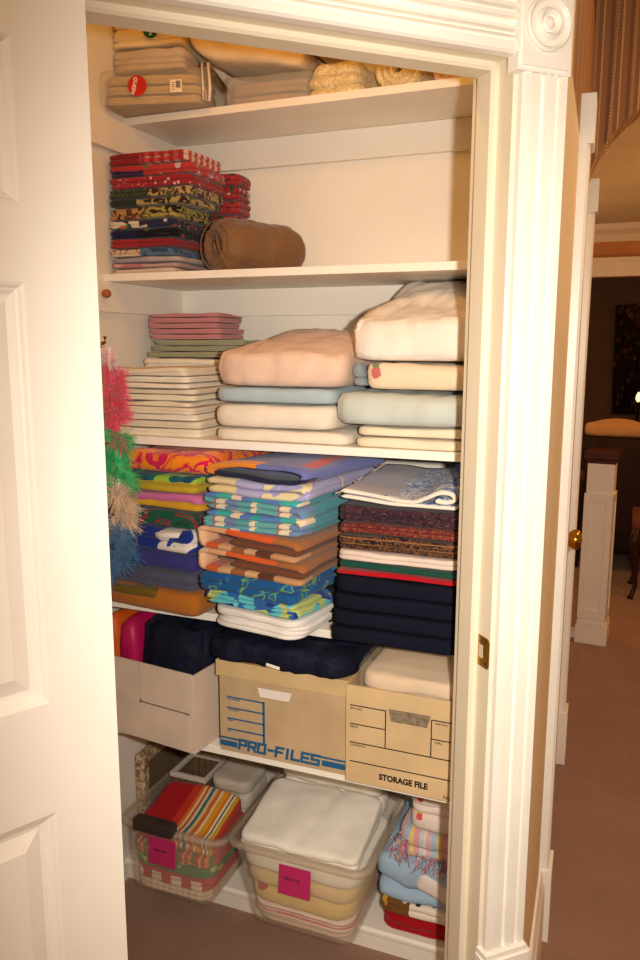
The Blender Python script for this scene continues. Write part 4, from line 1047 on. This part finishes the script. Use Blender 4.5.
obj('fringe', bm, cloth('pastel_yarn', 'cells', sc=90, c=[(214, 150, 160), (226, 206, 190), (160, 176, 200), (200, 120, 130)]), fb, label='tangled pastel yarn fringe')
WF = cloth('white_floral_flannel', 'spots', b=(234, 216, 204), sc=24, t=.22, c=[(220, 90, 90), (226, 196, 60), (120, 150, 200), (234, 216, 204)], wob=.3, big=1)
bb(WF, .362, .410, BX+.075, .195, 'white flannel blanket with coloured flowers, lower of two', layers=1, groove=.02, d=.26, dy=.006)
bb(WF, .410, .455, BX+.077, .19, 'white flannel blanket with coloured flowers, topmost', layers=2, groove=.012, d=.26, dy=.008)

# ---------- feather boa on a hook
hook = obj('wall_hook', (lambda bm: (tube(bm, [(0, 0, 0), (.08, 0, .004), (.18, 0, .006), (.197, 0, .018), (.199, 0, .03)], .005, 8), lathe(bm, [(.016, 0), (.016, .004)], (.0, 0, 0), 'x', 16), bm)[2])(bmesh.new()), BRASS, None, (.0006, -.648, 1.545), label='brass arm hook on the left wall carrying the feather boa', cat='hook')
boa = empty('feather_boa', (.185, -.648, .965), 0, label='fluffy feather boa in pink, green, tan and blue hanging at left', cat='feather boa')
def feathers(z0, z1, cx, cy, rad, n, seed, core):
    # marabou fluff: tufts of fine curved barbs round a cord
    R = random.Random(seed); bm = bmesh.new()
    tufts = []
    for q in range(max(6, int((z1-z0)/.006))):
        z = R.uniform(z0, z1); a = R.uniform(0, 2*PI); el = R.uniform(-.8, .6)
        tufts.append((z, Vector((math.cos(a)*math.cos(el), math.sin(a)*math.cos(el)*.7, math.sin(el))), rad*R.uniform(.6, 1.15)))
    for i in range(n):
        z, td, l0 = R.choice(tufts); x0 = cx(z)
        d_ = (td+Vector((R.gauss(0, .38), R.gauss(0, .38), R.gauss(0, .38)))).normalized()
        l = l0*R.uniform(.5, 1.1); p = Vector((x0, cy, z+R.uniform(-.006, .006)))+td*l0*R.uniform(0, .35); drop = R.uniform(.05, .35)*l
        cv = Vector((R.gauss(0, 1), R.gauss(0, 1), R.gauss(0, 1)))*l*.14
        side = d_.cross(Vector((R.uniform(-1, 1), R.uniform(-1, 1), R.uniform(-1, 1)))).normalized()*R.uniform(.0006, .0013)
        prev = None
        for k in range(4):
            s = k/3; c = p+d_*l*s*.8+cv*s*s+Vector((0, 0, -drop*s*s)); wv = side*(1-s*.7)
            A, B = bm.verts.new(c+wv), bm.verts.new(c-wv)
            if prev: bm.faces.new((prev[0], A, B, prev[1]))
            prev = (A, B)
    tube(bm, [(cx(z0+(z1-z0)*k/6), cy, z0+(z1-z0)*k/6) for k in range(7)], core, 8)
    return bm
def fcol(n, c1, c2): return cloth(n, 'swirl', sc=40, s=[(0, c1), (.5, c2)], sheen=.4)
cxf = lambda z: .012+.035*math.sin((z-.1)*5)*.5+.02*(.62-z)
segs = [('white_feathers', .535, .585, (246, 216, 210), (236, 190, 186), .030, 900), ('pink_feathers', .385, .545, (246, 90, 124), (236, 80, 100), .040, 3600), ('green_feathers', .285, .395, (30, 176, 96), (70, 200, 116), .052, 3000), ('tan_feathers', .195, .292, (226, 190, 154), (240, 212, 178), .052, 2800), ('blue_feathers', .075, .202, (56, 106, 150), (76, 130, 176), .056, 3400)]
for i, (nme, z0, z1, c1, c2, rad, cnt) in enumerate(segs):
    o = obj(nme, feathers(z0, z1, cxf, 0, rad, cnt, i+2, .008), fcol(nme, c1, c2), boa, smooth=False, label=nme.replace('_', ' ')+' section')
bm = bmesh.new(); tube(bm, [(cxf(.575), 0, .575), (.008, 0, .588), (.004, .002, .596)], .004, 6); obj('cord', bm, cloth('boa_cord', c=(220, 190, 180)), boa)

# ================================================================== THE HALL
def stripe_paper():
    b = NB('striped_wallpaper'); e = b.sep()
    f = b.math('FRACT', b.math('MULTIPLY', b.math('ADD', e[0], b.math('MULTIPLY', e[1], .35)), 1/.055))
    c = b.ramp(f, [(0, (170, 124, 84)), (.18, (140, 96, 62)), (.4, (196, 150, 104)), (.5, (150, 106, 70)), (.78, (126, 84, 56))])
    b.bsdf(c, .6); return b.m
STRIPE = stripe_paper()
def hall_obj(name, bm, mat, **kw):
    return obj(name, bm, mat, smooth=False, **kw)
def hsweep(bm, prof, l, z, axis, L):   # prof in (l,off)
    sweep(bm, prof, H(l, 0, z), Z3, hdir, hn, L)
bm = bmesh.new(); prism(bm, [tuple(H(a, b)[:2]) for a, b in ((.101, 0), (.62, 0), (.62, -.10), (.101, -.10))], 2.02, CH); hall_obj('wall_hall_upper', bm, STRIPE, kind='structure')
bm = bmesh.new(); prism(bm, [tuple(H(a, b)[:2]) for a, b in ((.101, 0), (.62, 0), (.62, -.10), (.101, -.10))], 0, 2.02); hall_obj('wall_hall', bm, HALLW, kind='structure')
def casing(l0, name, w=.085):
    bm = bmesh.new()
    hsweep(bm, [(l0, 0), (l0, .018), (l0+.006, .024), (l0+w-.006, .024), (l0+w, .018), (l0, .0)][:5]+[(l0+w, 0)], 0, .205, Z3, 1.795)
    hsweep(bm, [(l0-.006, 0), (l0-.006, .032), (l0+w+.006, .032), (l0+w+.006, 0)], 0, 2.0, Z3, .105)
    hsweep(bm, [(l0-.006, 0), (l0-.006, .032), (l0+w+.006, .032), (l0+w+.006, 0)], 0, 0, Z3, .205)
    hall_obj(name, bm, TRIM, kind='structure')
casing(.525, 'trim_30'); casing(1.47, 'trim_31')
bm = bmesh.new(); hsweep(bm, [(.62, -.10), (.62, 0.), (.632, .0), (.632, -.10)], 0, 0, Z3, 2.0); hsweep(bm, [(1.458, -.10), (1.458, 0), (1.47, 0), (1.47, -.1)], 0, 0, Z3, 2.0)
hall_obj('trim_32', bm, TRIM, kind='structure')
bm = bmesh.new(); prism(bm, [tuple(H(a, b)[:2]) for a, b in ((1.47, 0), (1.62, 0), (1.62, -.1), (1.47, -.1))], 0, 2.08); hall_obj('wall_hall_end', bm, HALLW, kind='structure')
bm = bmesh.new(); prism(bm, [tuple(H(a, b)[:2]) for a, b in ((1.47, 0), (1.62, 0), (1.62, -.1), (1.47, -.1))], 2.08, CF); prism(bm, [tuple(H(a, b)[:2]) for a, b in ((.62, 0), (1.47, 0), (1.47, -.1), (.62, -.1))], 2.08, CF)
hall_obj('wall_hall_far', bm, STRIPE, kind='structure')
bm = bmesh.new(); hsweep(bm, [(.634, -.045), (.634, -.012), (1.456, -.012), (1.456, -.045)], 0, .012, Z3, 1.985)
d2_ = hall_obj('door_2', bm, DOORM, kind='structure')
bm = bmesh.new(); rot = hdir.to_track_quat('X', 'Z')
lathe(bm, [(.026, 0), (.026, .005), (.011, .010), (.010, .030), (.020, .036), (.027, .046), (.027, .056), (.020, .064), (.002, .067)], (0, 0, 0), 'x', 20)
kb = obj('door_knob', bm, BRASS, d2_, H(.70, -.012, 1.055), (0, 0, math.atan2(hn.y, hn.x)), label='round brass knob')
bxo('wall_stair', -.5, H(1.55, -.1).x, 1.02, 1.10, 0, CF, HALLW, kind='structure')

# striped arch at the hall and rooms beyond
bm = bmesh.new()
ay = .56; P = [(.98, 2.0), (1.09, 2.0)]
for i in range(15):
    a = PI-PI/2*i/14; P.append((1.62+.50*math.cos(a), 2.02+.34*math.sin(a)))
top = [(1.62, CH), (.98, CH)]
sweep(bm, P+top, (0, ay, 0), (0, 1, 0), (1, 0, 0), (0, 0, 1), .10)
sweep(bm, [(1.62, 2.36), (3.4, 2.36), (3.4, CH), (1.62, CH)], (0, ay, 0), (0, 1, 0), (1, 0, 0), (0, 0, 1), .10)
hall_obj('wall_arch', bm, STRIPE, kind='structure')
bm = bmesh.new()
for i in range(62): bmesh.ops.create_icosphere(bm, subdivisions=1, radius=.0028, matrix=Matrix.Translation((1.176+.0003*i, ay-.003, 2.13+.0095*i)))
tag(obj('bead_trim', bm, simple('pale_beads', (206, 176, 140), .4)), 'line of pale beads on the striped arch wall', 'bead trim')
# far wall with opening header and crown
FH = simple('far_header', (190, 120, 70), .7)
bxo('wall_far', .2, 3.4, 4.4, 4.5, 2.08, CF, simple('far_wall_paint', (214, 150, 96), .7), kind='structure')
bm = bmesh.new(); sweep(bm, [(4.4, CF), (4.30, CF), (4.32, CF-.04), (4.37, CF-.07), (4.4, CF-.12)], (.2, 0, 0), (1, 0, 0), (0, 1, 0), (0, 0, 1), 3.2)
box(bm, .2, 3.4, 4.36, 4.4, 2.08, 2.22, .004); box(bm, .2, 3.4, 4.34, 4.4, 2.19, 2.22, .004)
hall_obj('trim_33', bm, TRIM, kind='structure')
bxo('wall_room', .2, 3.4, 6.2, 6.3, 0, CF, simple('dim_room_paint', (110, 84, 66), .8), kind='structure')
# newel post and railing
def newel():
    t = empty('newel_post', (1.187, 2.15, 0), math.radians(-4), label='white panelled newel post with a dark wood cap in the hall', cat='newel post')
    bm = bmesh.new(); w = .066
    box(bm, -w, w, -w, w, 0, .965)
    e = .008
    for x0, x1, z0, z1 in ((-w-e, -w+.030, .135, .81), (w-.030, w+e, .135, .81), (-w+.030, w-.030, .135, .185), (-w+.030, w-.030, .765, .81)):
        box(bm, x0, x1, -w-e, -w+.001, z0, z1, .002); box(bm, w-.001, w+e, x0, x1, z0, z1, .002)
    obj('shaft', bm, TRIM, t, smooth=False)
    bm = bmesh.new(); box(bm, -w-.014, w+.014, -w-.014, w+.014, 0, .10, .002); box(bm, -w-.01, w+.01, -w-.01, w+.01, .10, .125, .006); obj('base', bm, TRIM, t, smooth=False)
    bm = bmesh.new(); box(bm, -w-.004, w+.004, -w-.004, w+.004, .965, .985, .004); box(bm, -w-.018, w+.018, -w-.018, w+.018, .985, 1.03, .008); obj('cap', bm, simple('dark_cherry', (84, 34, 24), .3, .15, 30), t, smooth=False)
newel()
ra = empty('stair_railing', (.3, 2.17, 0), 0, label='stair railing of pale balusters left of the newel post', cat='railing')
bm = bmesh.new(); box(bm, 0, .80, -.03, .03, .86, .91, .012); obj('handrail', bm, simple('dark_rail', (96, 44, 28), .35), ra, smooth=False, label='dark wood handrail')
bm = bmesh.new(); box(bm, 0, .80, -.03, .03, 0, .04); obj('bottom_rail', bm, TRIM, ra, smooth=False)
for i in range(7):
    bm = bmesh.new(); lathe(bm, [(.016, 0), (.016, .12), (.011, .14), (.019, .25), (.012, .42), (.010, .7), (.015, .72), (.015, .82)], (.05+.118*i, 0, .04), 'z', 12); obj('baluster', bm, TRIM, ra)
# dark furniture beyond
DKF = simple('dark_upholstery', (46, 28, 22), .8, .15, 8)
so = empty('sofa', (.95, 3.55, 0), 0, label='dark sofa back beyond the newel post', cat='sofa')
bm = bmesh.new(); box(bm, 0, 1.5, 0, .16, .12, .94, .05); obj('backrest', bm, DKF, so)
bm = bmesh.new(); box(bm, .02, 1.48, .16, .75, .12, .45, .05); obj('seat', bm, DKF, so)
for x in (.06, 1.44):
    for y in (.05, .7):
        bm = bmesh.new(); lathe(bm, [(.018, 0), (.026, .125)], (x, y, 0), 'z', 10); obj('leg', bm, simple('dark_leg', (40, 22, 14), .4), so)
slab('cushion', cloth('cream_cushion', c=(206, 160, 110)), 1.02, 3.59, .9405, .42, .14, .10, 0, 'cream cushion lying along the top of the dark sofa', 'cushion', layers=1, groove=.045, crown=.03, rc=.06)
st_ = empty('stool', (1.36, 2.95, 0), 0, label='dark wooden stool with curved legs at the right edge', cat='stool')
bm = bmesh.new(); box(bm, 0, .45, 0, .4, .44, .52, .02); obj('seat', bm, simple('stool_fabric', (120, 70, 50), .7), st_)
for x in (.03, .42):
    for y in (.03, .37):
        bm = bmesh.new(); tube(bm, [(x, y, .45), (x-.012, y-.01, .36), (x+.004, y, .2), (x+.012, y, .08), (x-.006, y-.01, .02), (x-.014, y-.015, 0)], [.03, .032, .02, .014, .016, .02], 10); obj('leg', bm, simple('stool_leg', (52, 26, 16), .35), st_)
# curtain with valance by the far window
def floral_drape():
    b = NB('floral_drape'); c = pattern(b, 'spots', dict(b=(96, 66, 44), sc=14, t=.4, c=[(170, 120, 70), (120, 50, 36), (84, 84, 50), (186, 140, 92)], wob=.4)); b.bsdf(c, .9); return b.m
FD = floral_drape()
cu = empty('curtain', (1.12, 6.12, 0), 0, label='floral drape with swagged valance in the dark far room', cat='curtain')
bm = bmesh.new(); n = 60; A = []; B = []
for i in range(n+1):
    x = .34*i/n; y = -.03*math.sin(i*.75)
    A.append(bm.verts.new((x*.9+.02, y, .9))); B.append(bm.verts.new((x, y-.01, 1.95)))
for i in range(n): bm.faces.new((A[i], A[i+1], B[i+1], B[i]))
bmesh.ops.solidify(bm, geom=bm.faces[:], thickness=.004)
obj('panel', bm, FD, cu)
bm = bmesh.new(); rows = []
for j in range(9):
    r = []
    for i in range(31):
        u = i/30; sag = .22*(1-(2*u-1)**2)*j/8
        r.append(bm.verts.new((.1+u*.9, -.06-.03*math.sin(j*1.6), 1.96-.12*j/8-sag)))
    rows.append(r)
for a, b in zip(rows, rows[1:]):
    for i in range(30): bm.faces.new((a[i], a[i+1], b[i+1], b[i]))
bmesh.ops.solidify(bm, geom=bm.faces[:], thickness=.004)
obj('valance', bm, FD, cu)
bm = bmesh.new(); box(bm, .34, 1.3, .04, .06, .9, 1.95); obj('window_1', bm, simple('night_glass', (14, 16, 22), .08, 0, spec=.6), None, (1.12, 6.1, 0), smooth=False, kind='structure')
ln = empty('candle_lamp', (1.37, 5.2, 0), 0, label='tiny glowing candle lamp on a dark stand in the far room', cat='lamp')
bm = bmesh.new(); lathe(bm, [(.12, 0), (.12, .02), (.02, .05), (.015, 1.05), (.06, 1.07), (.06, 1.085)], (0, 0, 0), 'z', 14); obj('stand', bm, DKF, ln)
bm = bmesh.new(); lathe(bm, [(.008, 1.085), (.022, 1.11), (.018, 1.14), (.003, 1.17)], (0, 0, 0), 'z', 12)
b_g = NB('candle_glow'); e__ = b_g.n.new('ShaderNodeEmission'); e__.inputs[0].default_value = (1, .7, .25, 1); e__.inputs[1].default_value = 3; b_g.link(e__.outputs[0], b_g.out.inputs[0])
obj('flame_bulb', bm, b_g.m, ln, label='glowing bulb')

# outer walls of the hall
bxo('wall_hall_right', 3.4, 3.5, -4.0, 6.3, 0, CH, HALLW, kind='structure')

# ================================================================== CAMERA AND LIGHT
YAW, PIT, ROL, FPX = .3749, .1701, .0023, 779.44
fw = Vector((-math.sin(YAW)*math.cos(PIT), math.cos(YAW)*math.cos(PIT), -math.sin(PIT)))
rt_ = Vector((math.cos(YAW), math.sin(YAW), 0)); up_ = rt_.cross(fw)
c, s = math.cos(ROL), math.sin(ROL); r2, u2 = rt_*c+up_*s, up_*c-rt_*s
CL = Vector((1.2865, -2.107, 1.555))
cam = bpy.data.cameras.new('camera'); co = bpy.data.objects.new('camera', cam); COL.objects.link(co)
co.matrix_world = Matrix(((r2.x, u2.x, -fw.x, CL.x), (r2.y, u2.y, -fw.y, CL.y), (r2.z, u2.z, -fw.z, CL.z), (0, 0, 0, 1)))
cam.sensor_fit = 'VERTICAL'; cam.sensor_height = 36; cam.lens = FPX/960*36; cam.clip_start = .02
sc.camera = co

def light(name, typ, loc, energy, color, size=.1, target=None, **kw):
    l = bpy.data.lights.new(name, typ); l.energy = energy; l.color = color
    if typ == 'AREA': l.shape = 'RECTANGLE'; l.size = size; l.size_y = kw.get('sy', size)
    else: l.shadow_soft_size = size
    o = bpy.data.objects.new(name, l); COL.objects.link(o); o.location = loc
    if target is not None: o.rotation_euler = (Vector(target)-Vector(loc)).to_track_quat('-Z', 'Y').to_euler()
    return o
fl = CL+r2*.10+u2*.025+fw*.02
f_ = light('camera_flash', 'SPOT', fl, 128, (1., .93, .83), .018, fl+fw*2+r2*.04-u2*.20)
f_.data.spot_size = math.radians(116); f_.data.spot_blend = 1.0; f_.scale = (.52, 1, 1)
light('closet_lamp', 'POINT', (.62, -.80, 2.32), 4, (1, .50, .10), .03)
light('hall_lamp', 'AREA', (2.1, .1, 2.60), 11, (1, .64, .32), .4, (1.3, -.5, 1.0))
light('added_fill_light', 'AREA', (1.0, -3.7, 2.65), 26, (1, .76, .50), .8, (.8, -.8, .9))  # added warm fill behind the camera, evens light on door and closet
light('stair_lamp', 'POINT', (.5, 3.0, 1.5), 12, (1, .5, .15), .1)
light('far_hall_lamp', 'POINT', (2.2, 2.2, 2.0), 24, (1, .42, .10), .15)
w = bpy.data.worlds.new('world'); sc.world = w; w.use_nodes = True
w.node_tree.nodes['Background'].inputs[0].default_value = (1, .62, .36, 1); w.node_tree.nodes['Background'].inputs[1].default_value = .22
sc.view_settings.view_transform = 'Standard'; sc.view_settings.look = 'None'; sc.view_settings.exposure = -.17; sc.view_settings.gamma = 1
sc.view_settings.use_curve_mapping = False
